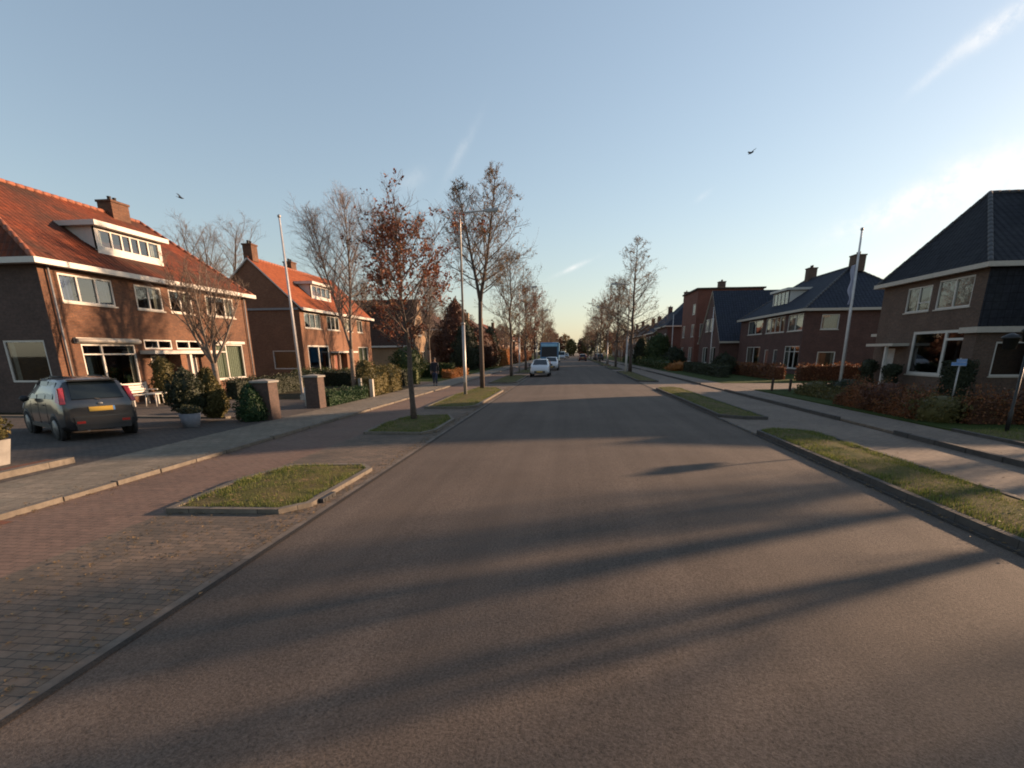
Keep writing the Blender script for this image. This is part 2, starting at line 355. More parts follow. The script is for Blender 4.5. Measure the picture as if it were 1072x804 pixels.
# thin cirrus: streaks in direction space
tc = nd(nt, 'ShaderNodeTexCoord')
def streak(az, el, length, width, tilt, amt, soft=1.0):
    """a vapour streak centred on a direction of the sky (degrees)"""
    a, e = R(az), R(el)
    c = Vector((math.sin(a)*math.cos(e), math.cos(a)*math.cos(e), math.sin(e)))
    t = Vector((math.cos(a), -math.sin(a), 0)); u = t.cross(c)*-1
    if u.z < 0: u = -u
    d = t*math.cos(R(tilt))+u*math.sin(R(tilt)); n = c.cross(d)
    def dotn(v):
        x = nd(nt, 'ShaderNodeVectorMath', operation='DOT_PRODUCT'); x.inputs[1].default_value = v; L.new(tc.outputs['Generated'], x.inputs[0]); return x.outputs['Value']
    nz = noise(nt, tc.outputs['Generated'], 9, 6, .6)
    def m(op, a_, b_):
        x = nd(nt, 'ShaderNodeMath', operation=op)
        for i, q in enumerate((a_, b_)):
            if isinstance(q, (int, float)): x.inputs[i].default_value = q
            else: L.new(q, x.inputs[i])
        return x.outputs[0]
    nn = m('MULTIPLY', m('SUBTRACT', nz, .5), width*1.3*soft)
    p = m('DIVIDE', dotn(d), length); q = m('DIVIDE', m('ADD', dotn(n), nn), width)
    r2 = m('ADD', m('MULTIPLY', p, p), m('MULTIPLY', q, q))
    nz2 = noise(nt, tc.outputs['Generated'], 34, 8, .7); br = ramp(nt, [(.36, (.12,)*3), (.62, (1,)*3)]); L.new(nz2, br.inputs[0])
    g_ = m('MULTIPLY', m('POWER', 2.718, m('MULTIPLY', r2, -1.0)), br.outputs[0])
    front = m('GREATER_THAN', dotn(c), 0)
    return m('MULTIPLY', m('MULTIPLY', g_, front), amt)
def addm(a, b, op='ADD'):
    x = nd(nt, 'ShaderNodeMath', operation=op); L.new(a, x.inputs[0]); L.new(b, x.inputs[1]); return x.outputs[0]
st = None
for a in ((-10.7, 17.6, .045, .0065, 56, .16), (31.4, 21.0, .036, .010, 26, .75), (28.2, 19.4, .026, .006, 40, .3), (0.2, 7.95, .030, .0035, 22, .6),
          (30.0, 11.6, .085, .022, 18, .9), (36.5, 12.9, .10, .030, 16, 1.0), (25.5, 10.3, .05, .011, 22, .5), (-15.5, 15.4, .03, .012, 30, .12), (12, 13.4, .012, .004, 30, .2)):
    s_ = streak(*a); st = s_ if st is None else addm(st, s_)
cl = nd(nt, 'ShaderNodeMath', operation='MINIMUM'); cl.inputs[1].default_value = 1.0; L.new(st, cl.inputs[0])
hs = nd(nt, 'ShaderNodeHueSaturation'); hs.inputs['Saturation'].default_value = .86; gm = nd(nt, 'ShaderNodeGamma'); gm.inputs[1].default_value = .74; L.new(sky.outputs[0], gm.inputs[0]); L.new(gm.outputs[0], hs.inputs['Color'])
tint = mix(nt, 1.0, hs.outputs[0], (1.02, .99, .98), 'MULTIPLY')
cm = mix(nt, cl.outputs[0], tint, (4.0, 3.9, 3.8))
L.new(cm, bg.inputs[0]); bg.inputs[1].default_value = .122; L.new(bg.outputs[0], out.inputs[0])
sl = bpy.data.lights.new('sun', 'SUN'); so = bpy.data.objects.new('sun', sl); COL.objects.link(so)
sl.energy = 5.0; sl.angle = R(.9); sl.color = (1.0, .66, .41)
so.rotation_euler = Vector((math.sin(R(SUN_AZ))*math.cos(R(SUN_EL)), math.cos(R(SUN_AZ))*math.cos(R(SUN_EL)), math.sin(R(SUN_EL)))).to_track_quat('Z', 'Y').to_euler()
so.location = (40, 25, 15)
scn.view_settings.view_transform = 'Standard'; scn.view_settings.look = 'None'; scn.view_settings.gamma = 1; scn.view_settings.exposure = 1.2
scn.render.engine = 'CYCLES'; scn.cycles.use_denoising = True
scn.cycles.max_bounces = 6; scn.cycles.transparent_max_bounces = 12
scn.render.filter_size = 1.9 if hasattr(scn.render, 'filter_size') else 1.5
scn.cycles.filter_width = 1.9

# ------------------------------------------------------------------ the ground
def sheet(name, x0, x1, y0, y1, z, mat, th=0):
    mb = MB()
    if th: mb.box(x0, x1, y0, y1, z-th, z)
    else: mb.quad((x0, y0, z), (x1, y0, z), (x1, y1, z), (x0, y1, z))
    return struct(mb.build(name, mat))
Y0, Y1 = -30, 620
sheet('ground', -2500, 2500, -1500, 3500, -.05, M['ground'])
mb = MB()                                                # the carriageway, slightly cambered
n = 10
for j in range(-3, 62):
    for i in range(n):
        xa, xb = -3.42+8.36*i/n, -3.42+8.36*(i+1)/n
        za, zb = [.0+.05*(1-((x-.75)/4.18)**2) for x in (xa, xb)]
        mb.quad((xa, j*10, za), (xb, j*10, zb), (xb, j*10+10, zb), (xa, j*10+10, za))
struct(mb.build('road', M['road']))
sheet('parking_strip', -5.66, -3.52, Y0, Y1, .006, M['bay'])
sheet('cycle_path', -7.66, -5.66, Y0, Y1, .006, M['cycle'])
sheet('parking_strip', 5.0, 8.42, Y0, Y1, .006, M['klinker'])
sheet('pavement', -9.62, -7.78, Y0, Y1, .07, M['slab'], .12)
sheet('pavement', 8.52, 10.0, Y0, 14.9, .06, M['klinker'], .11)
sheet('pavement', 8.52, 10.0, 14.9, Y1, .06, M['klinker'], .11)
sheet('gutter', -3.52, -3.42, Y0, Y1, .004, M['gutterc'], .05)
sheet('gutter', 4.92, 5.0, Y0, Y1, .012, M['kerbdark'], .05)
sheet('road_edge', -3.42, -3.35, Y0, Y1, .0075, M['seam'])
sheet('road_edge', 4.86, 4.92, Y0, Y1, .0075, M['seam'])
# pavement edge, left: concrete edging, slightly irregular with a brick ramp near the camera
mb = MB(); rr = random.Random(3)
y = -20.0
while y < 300:
    dx = rr.uniform(-.02, .02); dz = rr.uniform(-.008, .008)
    if not 3.6 < y < 5.9: mb.box(-7.78+dx, -7.66+dx, y, y+.97, -.05, .078+dz)
    y += 1.0
struct(mb.build('kerb', M['kerb']))
mb = MB(); mb.poly([(-8.3, 4.2, .074), (-7.45, 4.2, .01), (-7.42, 6.0, .01), (-8.3, 6.0, .074)]); mb.poly([(-8.3, 6.0, .074), (-7.42, 6.0, .01), (-7.42, 6.0, -.04), (-8.3, 6.0, -.04)])
struct(mb.build('brick_ramp', M['kerbred']))
# right hand edging between the clinker path and the pavement
for a, b in ((-20, 14.6), (17.6, 30.2), (36, 61), (66, 92), (97, 300)):
    mb = MB(); y = a
    while y < b-.2: mb.box(8.42, 8.52, y, min(y+.97, b), -.05, .115+rr.uniform(-.006, .006)); y += 1
    struct(mb.build('kerb', M['kerbdark']))
# frontages
sheet('driveway', -34, -9.62, -25, 16.9, .055, M['drive'], .1)
sheet('driveway', -19.9, -9.62, 17.2, 24.2, .055, M['drive'], .1)
sheet('garden_path', -34, -11.6, 16.9, 17.2, .11, M['kerb'], .16)
sheet('front_garden', -19.9, -9.62, 24.2, 34.2, .05, M['ground'], .1)
sheet('driveway', -34, -9.62, 34.2, 39.8, .055, M['drive'], .1)
sheet('lawn', -34, -9.62, 39.8, 300, .05, M['lawn'], .1)
sheet('verge', 10.1, 16.8, 2, 15.0, .09, M['verge'], .13)
sheet('kerb', 10.0, 10.1, 2, 14.9, .13, M['kerbdark'], .18)
sheet('lawn', 10.1, 17.8, 15.0, 30.5, .08, M['lawn'], .13)
sheet('lawn', 16.8, 40, -10, 15.0, .07, M['lawn'], .12)
sheet('driveway', 10.0, 19.4, 30.5, 36.5, .065, M['klinker'], .11)
sheet('lawn', 10.0, 40, 36.5, 61, .07, M['lawn'], .12)
sheet('lawn', 10.0, 40, 61, 300, .06, M['lawn'], .12)
# low brick planter edge on the left
mb = MB(); mb.box(-10.15, -9.98, 3, 9.55, 0, .17); struct(mb.build('garden_edging', M['kerb']))
mb = MB(); mb.box(-10.5, -10.15, 3, 9.45, 0, .14); struct(mb.build('garden_edging', M['kerbred']))

def inset(poly, d):
    n = len(poly); out = []
    for i in range(n):
        p0, p1, p2 = Vector(poly[i-1]), Vector(poly[i]), Vector(poly[(i+1) % n])
        a = (p1-p0).normalized(); b = (p2-p1).normalized()
        na, nb = Vector((-a.y, a.x)), Vector((-b.y, b.x)); m = (na+nb)
        m = m/max(.3, m.length_squared)*2*d*1.0
        q = p1+m; out.append((q.x, q.y))
    return out
ISL = []
def island(poly, h, km, gm, kw=.09):
    poly = [(x-.2 if x == 5.18 or x == 5.2 else x, y) for x, y in poly]
    # poly counter-clockwise
    inn = inset(poly, kw); n = len(poly); mb = MB()
    top = [(x, y, h) for x, y in poly]; bot = [(x, y, -.03) for x, y in poly]; it = [(x, y, h) for x, y in inn]; ib = [(x, y, h-.03) for x, y in inn]
    mb.add(top+bot+it+ib, [(n+i, n+(i+1) % n, (i+1) % n, i) for i in range(n)]+[(i, (i+1) % n, 2*n+(i+1) % n, 2*n+i) for i in range(n)]+[(2*n+i, 2*n+(i+1) % n, 3*n+(i+1) % n, 3*n+i) for i in range(n)])
    struct(mb.build('kerb', km))
    # domed, uneven verge
    cx = sum(p[0] for p in inn)/n; cy = sum(p[1] for p in inn)/n
    mb = MB(); rings = 5; pts = []
    dense = []
    for i in range(n):
        a, b = inn[i], inn[(i+1) % n]; k = max(1, int(math.dist(a, b)/.4))
        dense += [(a[0]+(b[0]-a[0])*t/k, a[1]+(b[1]-a[1])*t/k) for t in range(k)]
    m = len(dense)
    xm = cx
    for r in range(rings+1):
        f = r/rings
        for x, y in dense:
            px = x+(xm-x)*f; py = y+(max(min(y, max(p[1] for p in inn)-.5), min(p[1] for p in inn)+.5)-y)*f
            pts.append((px, py, h-.02+.05*math.sin(f*1.4)+.025*mnoise.noise(Vector((px*2, py*2, 0)))*(f > 0)))
    fs = [(r*m+i, r*m+(i+1) % m, (r+1)*m+(i+1) % m, (r+1)*m+i) for r in range(rings) for i in range(m)]
    mb.add(pts, fs); mb.m = [0]*len(mb.f); mb.sm = [True]*len(mb.f)
    struct(mb.build('grass_verge', gm)); ISL.append((inn, h))
KD, KL_ = M['kerbdark'], M['kerb']
island([(-5.62, 6.55), (-3.98, 6.62), (-3.68, 7.0), (-3.66, 9.4), (-3.95, 9.78), (-5.35, 9.62), (-5.7, 8.5)], .075, KL_, M['verge'], .10)
island([(-5.6, 13.95), (-3.95, 13.9), (-3.68, 14.5), (-3.70, 17.0), (-4.1, 18.2), (-5.5, 18.0), (-5.75, 16.0)], .07, KL_, M['verge'], .10)
island([(-5.7, 20.7), (-4.1, 20.7), (-3.68, 21.4), (-3.67, 30.2), (-4.3, 32.6), (-5.6, 32.6), (-5.85, 27)], .09, KL_, M['verge'], .10)
island([(-5.7, 38.0), (-4.3, 37.8), (-3.7, 38.6), (-3.7, 49), (-4.4, 50.4), (-5.7, 50)], .09, KL_, M['verge'], .10)
for k in range(9):
    y = 56+k*16
    island([(-5.7, y), (-4.2, y), (-3.7, y+.8), (-3.7, y+9), (-4.4, y+10), (-5.7, y+10)], .09, KL_, M['verge'], .10)
island([(5.18, -8), (6.4, -8), (6.45, 14.2), (6.2, 14.75), (5.45, 14.95), (5.18, 14.5)], .11, KD, M['verge'])
island([(5.18, 18.3), (5.6, 17.7), (6.35, 17.6), (6.4, 31.6), (5.9, 32.8), (5.2, 31.6)], .10, KD, M['verge'])
island([(5.18, 39.8), (5.6, 39.2), (6.35, 39.2), (6.5, 58.5), (5.9, 59.5), (5.2, 58)], .10, KD, M['verge'])
for k in range(8):
    y = 66+k*18
    island([(5.18, y+.6), (5.6, y), (6.4, y), (6.4, y+12), (5.9, y+13), (5.2, y+12)], .10, KD, M['verge'])
# grass blades on the verges that are near enough to show them
def inside(poly, x, y):
    c = False; n = len(poly)
    for i in range(n):
        (x1, y1), (x2, y2) = poly[i], poly[(i+1) % n]
        if (y1 > y) != (y2 > y) and x < (x2-x1)*(y-y1)/(y2-y1)+x1: c = not c
    return c
mb = MB(); rr = random.Random(11)
def blades(poly, h, num, hh=.05):
    xs = [p[0] for p in poly]; ys = [p[1] for p in poly]; k = 0
    while k < num:
        x, y = rr.uniform(min(xs), max(xs)), rr.uniform(min(ys), max(ys))
        if not inside(poly, x, y): continue
        k += 1
        if mnoise.noise(Vector((x*1.6, y*1.6, 4)))+.6*mnoise.noise(Vector((x*4, y*4, 9))) < rr.uniform(-.45, .15): continue
        a = rr.uniform(0, 6.28); l = hh*rr.uniform(.5, 1.4); w_ = .006; dx, dy = math.cos(a), math.sin(a); t = rr.uniform(-.6, .6)
        mb.add([(x-dx*w_, y-dy*w_, h-.01), (x+dx*w_, y+dy*w_, h-.01), (x-dy*t*l+dx*.002, y+dx*t*l, h+l)], ((0, 1, 2),))
for i, (p, h) in enumerate(ISL):
    if i in (0, 1, 2): blades(p, h, (9000, 6000, 9000)[i])
    if i == 13: blades([q if q[1] > 0 else (q[0], 4.0) for q in p], h, 24000)
    if i == 14: blades(p, h, 8000)
blades([(10.12, 9), (14, 9), (14, 15.4), (10.12, 15.0)], .09, 14000)
g = mb.build('grass', M['grass']); tag(g, 'short yellow green grass on the kerbed verges beside the road', 'grass'); g['kind'] = 'stuff'

# ------------------------------------------------------------------ houses
class Side:
    """frame of one outer wall: u along the wall, d inward, z up"""
    def __init__(s, O, u): s.O = Vector(O); s.u = Vector(u); s.n = s.u.cross(Vector((0, 0, 1)))
    def __call__(s, u, d, z): p = s.O+s.u*u-s.n*d; return (p.x, p.y, z)
def wall_face(mb, S, u0, u1, z0, z1, ops, mi=0, rev=.12, rmi=0):
    us = sorted({u0, u1, *[min(max(q, u0), u1) for o in ops for q in (o[0], o[1])]}); zs = sorted({z0, z1, *[min(max(q, z0), z1) for o in ops for q in (o[2], o[3])]})
    for i in range(len(us)-1):
        for j in range(len(zs)-1):
            cu, cz = (us[i]+us[i+1])/2, (zs[j]+zs[j+1])/2
            if any(o[0] < cu < o[1] and o[2] < cz < o[3] for o in ops): continue
            mb.quad(S(us[i], 0, zs[j]), S(us[i+1], 0, zs[j]), S(us[i+1], 0, zs[j+1]), S(us[i], 0, zs[j+1]), mi)
    for a, b, c, d in ops:
        mb.quad(S(a, 0, c), S(a, rev, c), S(a, rev, d), S(a, 0, d), rmi); mb.quad(S(b, rev, c), S(b, 0, c), S(b, 0, d), S(b, rev, d), rmi)
        mb.quad(S(a, 0, d), S(a, rev, d), S(b, rev, d), S(b, 0, d), rmi); mb.quad(S(a, 0, c), S(b, 0, c), S(b, rev, c), S(a, rev, c), rmi)
def window(par, S, u0, u1, z0, z1, mull=(.5,), transom=None, frame='white', curt='curtain', sides=.22, full=False, dep=.07, fw=.07, sill=True, name='window'):
    mb = MB(); B = lambda a, b, c, d, e, f, mi=0: mb.box(a, b, c, d, e, f, mi, T=S)
    d0, d1 = dep-.05, dep+.03
    B(u0, u0+fw, d0, d1, z0, z1); B(u1-fw, u1, d0, d1, z0, z1); B(u0+fw, u1-fw, d0, d1, z1-fw, z1); B(u0+fw, u1-fw, d0, d1, z0, z0+fw)
    W_ = u1-u0; cuts = [u0]+[u0+W_*m for m in mull]+[u1]
    for m in mull: B(u0+W_*m-fw*.55, u0+W_*m+fw*.55, d0+.003, d1, z0+fw, z1-fw)
    if transom:
        for i, t in enumerate(transom):
            if t: B(cuts[i]+fw*.55, cuts[i+1]-fw*.55, d0+.006, d1, z0+(z1-z0)*t-fw*.4, z0+(z1-z0)*t+fw*.4)
    wi = mb.build(name, M[frame], par, local=True)
    g = MB(); g.quad(S(u0+.02, dep, z0+.02), S(u1-.02, dep, z0+.02), S(u1-.02, dep, z1-.02), S(u0+.02, dep, z1-.02)); g.build('pane', M['glass'], wi, local=True)
    if curt:
        dd = dep+.14
        def drape(a, b):
            c = MB(); k = max(4, int((b-a)/.06)); pts = []
            for i in range(k+1):
                u = a+(b-a)*i/k; q = dd+.03*math.sin(i*2.1)
                pts += [S(u, q, z0), S(u, q, z1)]
            c.add(pts, [(2*i, 2*i+2, 2*i+3, 2*i+1) for i in range(k)]); c.build('curtain', M[curt], wi, local=True)
        if full: drape(u0-.05, u1+.05)
        else: drape(u0-.05, u0+W_*sides); drape(u1-W_*sides, u1+.05)
    if sill:
        s_ = MB(); s_.box(u0-.06, u1+.06, -.05, .06, z0-.06, z0, T=S); s_.build('sill', M['offwhite' if frame != 'greyboard' else 'greyboard'], wi, local=True)
    return wi
def roof_solid(mb, faces, th=.14, mi=0, emi=1):
    for f in faces:
        n = len(f); mb.poly(f, mi); lo = [(x, y, z-th) for x, y, z in f]; mb.add(lo, (tuple(range(n-1, -1, -1)),), emi)
        for i in range(n):
            a, b = f[i], f[(i+1) % n]; mb.quad(a, (a[0], a[1], a[2]-th), (b[0], b[1], b[2]-th), b, emi)
def ridge_caps(par, lines, mat, r=.11):
    mb = MB()
    for a, b in lines:
        a, b = Vector(a), Vector(b); k = max(1, int((b-a).length/.4))
        for i in range(k):
            p, q = a.lerp(b, i/k), a.lerp(b, (i+1.03)/k); mb.tube([p, q], [r*.92, r*1.08], 8, 0)
    return mb.build('ridge_tiles', mat, par, local=True)
def chimney(par, x, y, z0, z1, wx=.8, wy=.6, brick='brick_brown', pots=2):
    mb = MB(); mb.box(x-wx/2, x+wx/2, y-wy/2, y+wy/2, z0, z1); mb.box(x-wx/2-.05, x+wx/2+.05, y-wy/2-.05, y+wy/2+.05, z1, z1+.1)
    c = mb.build('chimney', M[brick], par, local=True)
    for i in range(pots):
        m2 = MB(); px = x+(i-(pots-1)/2)*.34; m2.lathe([(.10, z1+.1), (.09, z1+.32), (.11, z1+.34), (.07, z1+.35), (0.001, z1+.34)], 10, (px, y, 0)); m2.build('chimney_pot', M['plastic'], c, local=True)
    return c
def house(label, loc, rot, W, D, He, roof, brick, tile, ops, hood=None, category='house', group=None, name='brick_house', bricks={}, gut='white', over=.35, skip=(), ridge='ridge_orange', wallz=0):
    """ops: side -> list of dicts(u0,u1,z0,z1,kind,...); roof: dict(kind,...) in house coordinates"""
    par = thing(name, label, category, loc, rot, group)
    S = {'front': Side((0, 0, 0), (1, 0, 0)), 'right': Side((W, 0, 0), (0, 1, 0)), 'back': Side((W, D, 0), (-1, 0, 0)), 'left': Side((0, D, 0), (0, -1, 0))}
    ln = {'front': W, 'back': W, 'left': D, 'right': D}
    for sd, s_ in S.items():
        if sd in skip: continue
        mb = MB(); o = ops.get(sd, []); wall_face(mb, s_, 0, ln[sd], -.05, He, [(q['u'][0], q['u'][1], q['z'][0], q['z'][1]) for q in o])
        k = roof['kind']
        if k == 'gable_x' and sd in ('left', 'right'):
            yr = roof['y']; a = roof['h']-.16
            P = [(0, 0, He), (0, D, He), (0, yr, a)] if sd == 'left' else [(W, 0, He), (W, D, He), (W, yr, a)]
            mb.poly(P if sd == 'right' else [P[1], P[0], P[2]])
        if k == 'gable_y' and sd in ('front', 'back'):
            xr = roof['x']; a = roof['h']-.16; yy = 0 if sd == 'front' else D
            gops = roof.get('gops', []) if sd == 'front' else []
            P = [(0, yy, He), (W, yy, He), (xr, yy, a)]
            mb.poly(P if sd == 'front' else [P[1], P[0], P[2]])
        mb.build('wall', M[bricks.get(sd, brick)], par, local=True)
        for q in o:
            kd = q.get('kind', 'win')
            if kd == 'win':
                window(par, s_, *q['u'], *q['z'], mull=q.get('m', (.5,)), transom=q.get('t'), curt=q.get('c', 'curtain'), sides=q.get('s', .2), full=q.get('full', False), frame=q.get('fr', 'white'), fw=q.get('fw', .07), sill=q.get('sill', True))
            else:
                m2 = MB(); (a, b), (c, d) = q['u'], q['z']
                m2.box(a+.06, b-.06, .08, .13, c, d-.06, T=s_)
                for pz in ((.08, .42), (.5, .9)): m2.box(a+.18, b-.18, .07, .085, c+(d-c)*pz[0], c+(d-c)*pz[1]-.05, T=s_)
                dr = m2.build('door', M[q.get('mat', 'door_dark')], par, local=True)
                m3 = MB(); m3.box(a, a+.06, .02, .12, c, d, T=s_); m3.box(b-.06, b, .02, .12, c, d, T=s_); m3.box(a+.06, b-.06, .02, .12, d-.06, d, T=s_); m3.build('door_frame', M['white'], dr, local=True)
                m4 = MB(); m4.tube([s_(b-.16, .07, c+1), s_(b-.16, .03, c+1), s_(b-.26, .03, c+1)], .015, 6); m4.build('handle', M['steel'], dr, local=True)
    o = over; k = roof['kind']; Hr = roof['h']; faces = []; lines = []
    if k == 'hip_x':
        A, B, C_, D_ = (-o, -o, He), (W+o, -o, He), (W+o, D+o, He), (-o, D+o, He); R1, R2_ = (roof['x'][0], roof['y'], Hr), (roof['x'][1], roof['y'], Hr)
        faces = [[A, B, R2_, R1], [B, C_, R2_], [C_, D_, R1, R2_], [D_, A, R1]]; lines = [(R1, R2_), (A, R1), (B, R2_), (C_, R2_), (D_, R1)]
    elif k == 'hip_y':
        A, B, C_, D_ = (-o, -o, He), (W+o, -o, He), (W+o, D+o, He), (-o, D+o, He); R1, R2_ = (roof['x'], roof['y'][0], Hr), (roof['x'], roof['y'][1], Hr)
        faces = [[A, B, R1], [B, C_, R2_, R1], [C_, D_, R2_], [D_, A, R1, R2_]]; lines = [(R1, R2_), (A, R1), (B, R1), (C_, R2_), (D_, R2_)]
    elif k == 'gable_x':
        yr = roof['y']; e = roof.get('e', .15); zf = He
        A, B, C_, D_ = (-e, -o, He-.05), (W+e, -o, He-.05), (W+e, D+o, He-.05), (-e, D+o, He-.05); R1, R2_ = (-e, yr, Hr), (W+e, yr, Hr)
        faces = [[A, B, R2_, R1], [C_, D_, R1, R2_]]; lines = [(R1, R2_)]
    elif k == 'gable_y':
        xr = roof['x']; e = roof.get('e', .12)
        A, B, C_, D_ = (-o, -e, He-.05), (W+o, -e, He-.05), (W+o, D+e, He-.05), (-o, D+e, He-.05); R1, R2_ = (xr, -e, Hr), (xr, D+e, Hr)
        faces = [[B, C_, R2_, R1], [D_, A, R1, R2_]]; lines = [(R1, R2_)]
    mb = MB(); roof_solid(mb, faces, .12, 0, 1)
    rf = mb.build('roof', [M[tile], M[gut] if k.startswith('gable') else M['wood']], par, local=True)
    if ridge: ridge_caps(rf, lines, M[ridge], .10)
    # gutters / fascia
    hh = .2
    def bar(x0, x1, y0, y1): mb = MB(); mb.box(x0, x1, y0, y1, He-.16, He-.16+hh); mb.build('gutter', M[gut], rf, local=True)
    if k.startswith('hip'):
        bar(-o-.1, W+o+.1, -o-.1, -o+.02); bar(-o-.1, W+o+.1, D+o-.02, D+o+.1); bar(-o-.1, -o+.02, -o+.02, D+o-.02); bar(W+o-.02, W+o+.1, -o+.02, D+o-.02)
        mb = MB(); mb.add([(-o+.02, -o+.02, He-.14), (W+o-.02, -o+.02, He-.14), (W, 0, He-.14), (0, 0, He-.14), (-o+.02, D+o-.02, He-.14), (0, D, He-.14), (W+o-.02, D+o-.02, He-.14), (W, D, He-.14)], ((0, 3, 2, 1), (0, 4, 5, 3), (1, 2, 7, 6))); mb.build('soffit', M[gut], rf, local=True)
    elif k == 'gable_x': bar(-.2, W+.2, -o-.1, -o+.02); bar(-.2, W+.2, D+o-.02, D+o+.1)
    else: bar(-o-.1, -o+.02, -.15, D+.15); bar(W+o-.02, W+o+.1, -.15, D+.15)
    par['_rf'] = rf.name
    return par, rf, S
def dormer(par, x0, x1, y, z0, z1, yb, mull, frame='white', cheek='greyboard'):
    """flat-roofed dormer whose front stands at depth y and whose roof meets the slope at depth yb"""
    mb = MB(); S = Side((0, y, 0), (1, 0, 0)); t = .25
    for xx, s in ((x0, 1), (x1, -1)):
        mb.poly([(xx, y, z0), (xx, yb, z1), (xx, y, z1)] if s > 0 else [(xx, y, z0), (xx, y, z1), (xx, yb, z1)])
        mb.poly([(xx+.1*s, y, z0), (xx+.1*s, yb, z1), (xx+.1*s, y, z1)])
    mb.quad((x0, y, z0-.25), (x1, y, z0-.25), (x1, y, z0+.12), (x0, y, z0+.12))
    mb.box(x0, x0+.14, y-.003, y+.1, z0, z1); mb.box(x1-.14, x1, y-.003, y+.1, z0, z1)
    d = mb.build('dormer', M[frame], par, local=True)
    window(d, S, x0+.14, x1-.14, z0+.12, z1-.05, mull=mull, frame=frame, dep=.05, sill=False, curt='curtain', sides=.1)
    m2 = MB(); m2.box(x0-.25, x1+.25, y-.3, yb+.2, z1, z1+.2); m2.build('dormer_roof', M[frame], d, local=True)
    m3 = MB(); m3.box(x0-.15, x1+.15, y-.2, yb+.3, z1+.2, z1+.225); m3.build('roof_felt', M['zinc'], d, local=True)
    return d
def Wn(u0, u1, z0, z1, **k): return dict(u=(u0, u1), z=(z0, z1), **k)

# --- the brown brick pair of houses on the left
h1, rf1, S1 = house('brown brick house with wide white dormer behind the parked grey car', (-19.85, 19.35, 0), R(90), 13.25, 9.2, 5.6,
    dict(kind='hip_x', x=(1.7, 11.2), y=4.45, h=9.35), 'brick_brown', 'tile_orange',
    {'front': [Wn(.78, 3.33, 4.2, 5.27, m=(.33, .67), c='curtain_blue', s=.3, t=(None, None, None)), Wn(4.54, 6.2, 4.2, 5.27), Wn(6.68, 8.32, 4.2, 5.27), Wn(9.45, 11.92, 4.2, 5.27, m=(.33, .67)),
               Wn(1.12, 3.92, .72, 2.62, m=(.36,), t=(.78, .78), c='curtain', s=.08), Wn(4.5, 6.32, 2.42, 2.86, m=(.5,), c=None, sill=False), Wn(6.62, 8.55, 2.42, 2.86, m=(.5,), c=None, sill=False),
               Wn(4.75, 5.7, .1, 2.12, kind='door', mat='door_dark'), Wn(7.0, 7.95, .1, 2.12, kind='door', mat='door_dark'),
               Wn(9.55, 12.25, .78, 2.72, m=(.4,), t=(.78, None), c='curtain_green', full=True)],
     'left': [Wn(9.2-2.25, 9.2-.45, 1.15, 2.75, m=(), c='curtain', s=.12, sill=False)],
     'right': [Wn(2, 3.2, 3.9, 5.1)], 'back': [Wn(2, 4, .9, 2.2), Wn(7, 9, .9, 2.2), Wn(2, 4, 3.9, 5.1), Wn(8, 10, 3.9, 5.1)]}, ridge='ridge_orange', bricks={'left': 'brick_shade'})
dormer(h1, 3.85, 7.75, .78, 6.6, 7.55, 2.35, (.2, .36, .5, .64, .8))
chimney(h1, 9.55, 4.45, 8.6, 9.85, 1.15, .8)
mb = MB(); mb.box(4.15, 8.85, -.75, .0, 2.2, 2.36); h_ = mb.build('porch_canopy', M['white'], h1, local=True)
for a, m_ in ((5.95, 'brick_orange'), (6.62, 'white')):
    mb = MB(); mb.box(a, a+(.42 if m_ != 'white' else .16), -.62, -.0 if m_ != 'white' else -.46, 0, 2.2); mb.build('porch_pier', M[m_], h1, local=True)
mb = MB(); mb.box(8.4, 8.56, -.62, -.46, 0, 2.2); mb.build('porch_pier', M['white'], h1, local=True)
mb = MB(); mb.box(.85, 4.1, -.12, .02, 2.64, 2.86); mb.tube([(.85, -.14, 2.74), (4.1, -.14, 2.74)], .09, 8); mb.build('blind_box', M['offwhite'], h1, local=True)
mb = MB(); mb.box(9.4, 12.45, -.06, .02, 2.74, 2.88); mb.build('lintel', M['white'], h1, local=True)
for sx in (.35, 12.9):
    mb = MB(); mb.tube([(sx, -.09, 5.45), (sx, -.09, .05)], .04, 8); mb.build('downpipe', M['greyboard'], h1, local=True)
# --- second pair on the left
h2, rf2, S2_ = house('orange brick house with bright orange roof and chimney on its dark gable', (-20.6, 40.75, 0), R(90), 14.8, 7.4, 5.5,
    dict(kind='gable_x', y=3.55, h=9.15), 'brick_orange', 'tile_bright',
    {'front': [Wn(.7, 3.5, 4.1, 5.25, m=(.33, .67), c='curtain', s=.1), Wn(4.7, 7.2, 4.1, 5.25, m=(.33, .67), s=.1), Wn(8.1, 10.1, 4.1, 5.25, c='curtain', full=True), Wn(11.3, 12.7, 4.1, 5.25, full=True),
               Wn(.75, 4.6, .5, 2.8, m=(.5,), c=None, fw=.12), Wn(5.5, 6.8, .1, 2.1, kind='door', mat='door_red'), Wn(7.6, 8.6, .1, 2.1, kind='door', mat='door_dark'), Wn(11.2, 13.7, .4, 2.75, c='curtain_green', full=True)],
     'left': [Wn(7.4-2.55, 7.4-.35-.2, 1.0, 2.4, m=(), sill=False, c='curtain_green', full=True)], 'right': [], 'back': [Wn(2, 4, .9, 2.2), Wn(8, 10, .9, 2.2)]}, ridge='ridge_orange')
dormer(h2, 4.15, 7.9, .85, 6.65, 7.7, 2.25, (.25, .5, .75))
chimney(h2, .45, 3.55, 8.9, 10.0, .8, .7); chimney(h2, 7.0, 3.9, 8.9, 9.75, .9, .7)
mb = MB(); mb.box(4.9, 9.3, -.7, 0, 2.2, 2.34); mb.build('porch_canopy', M['white'], h2, local=True)
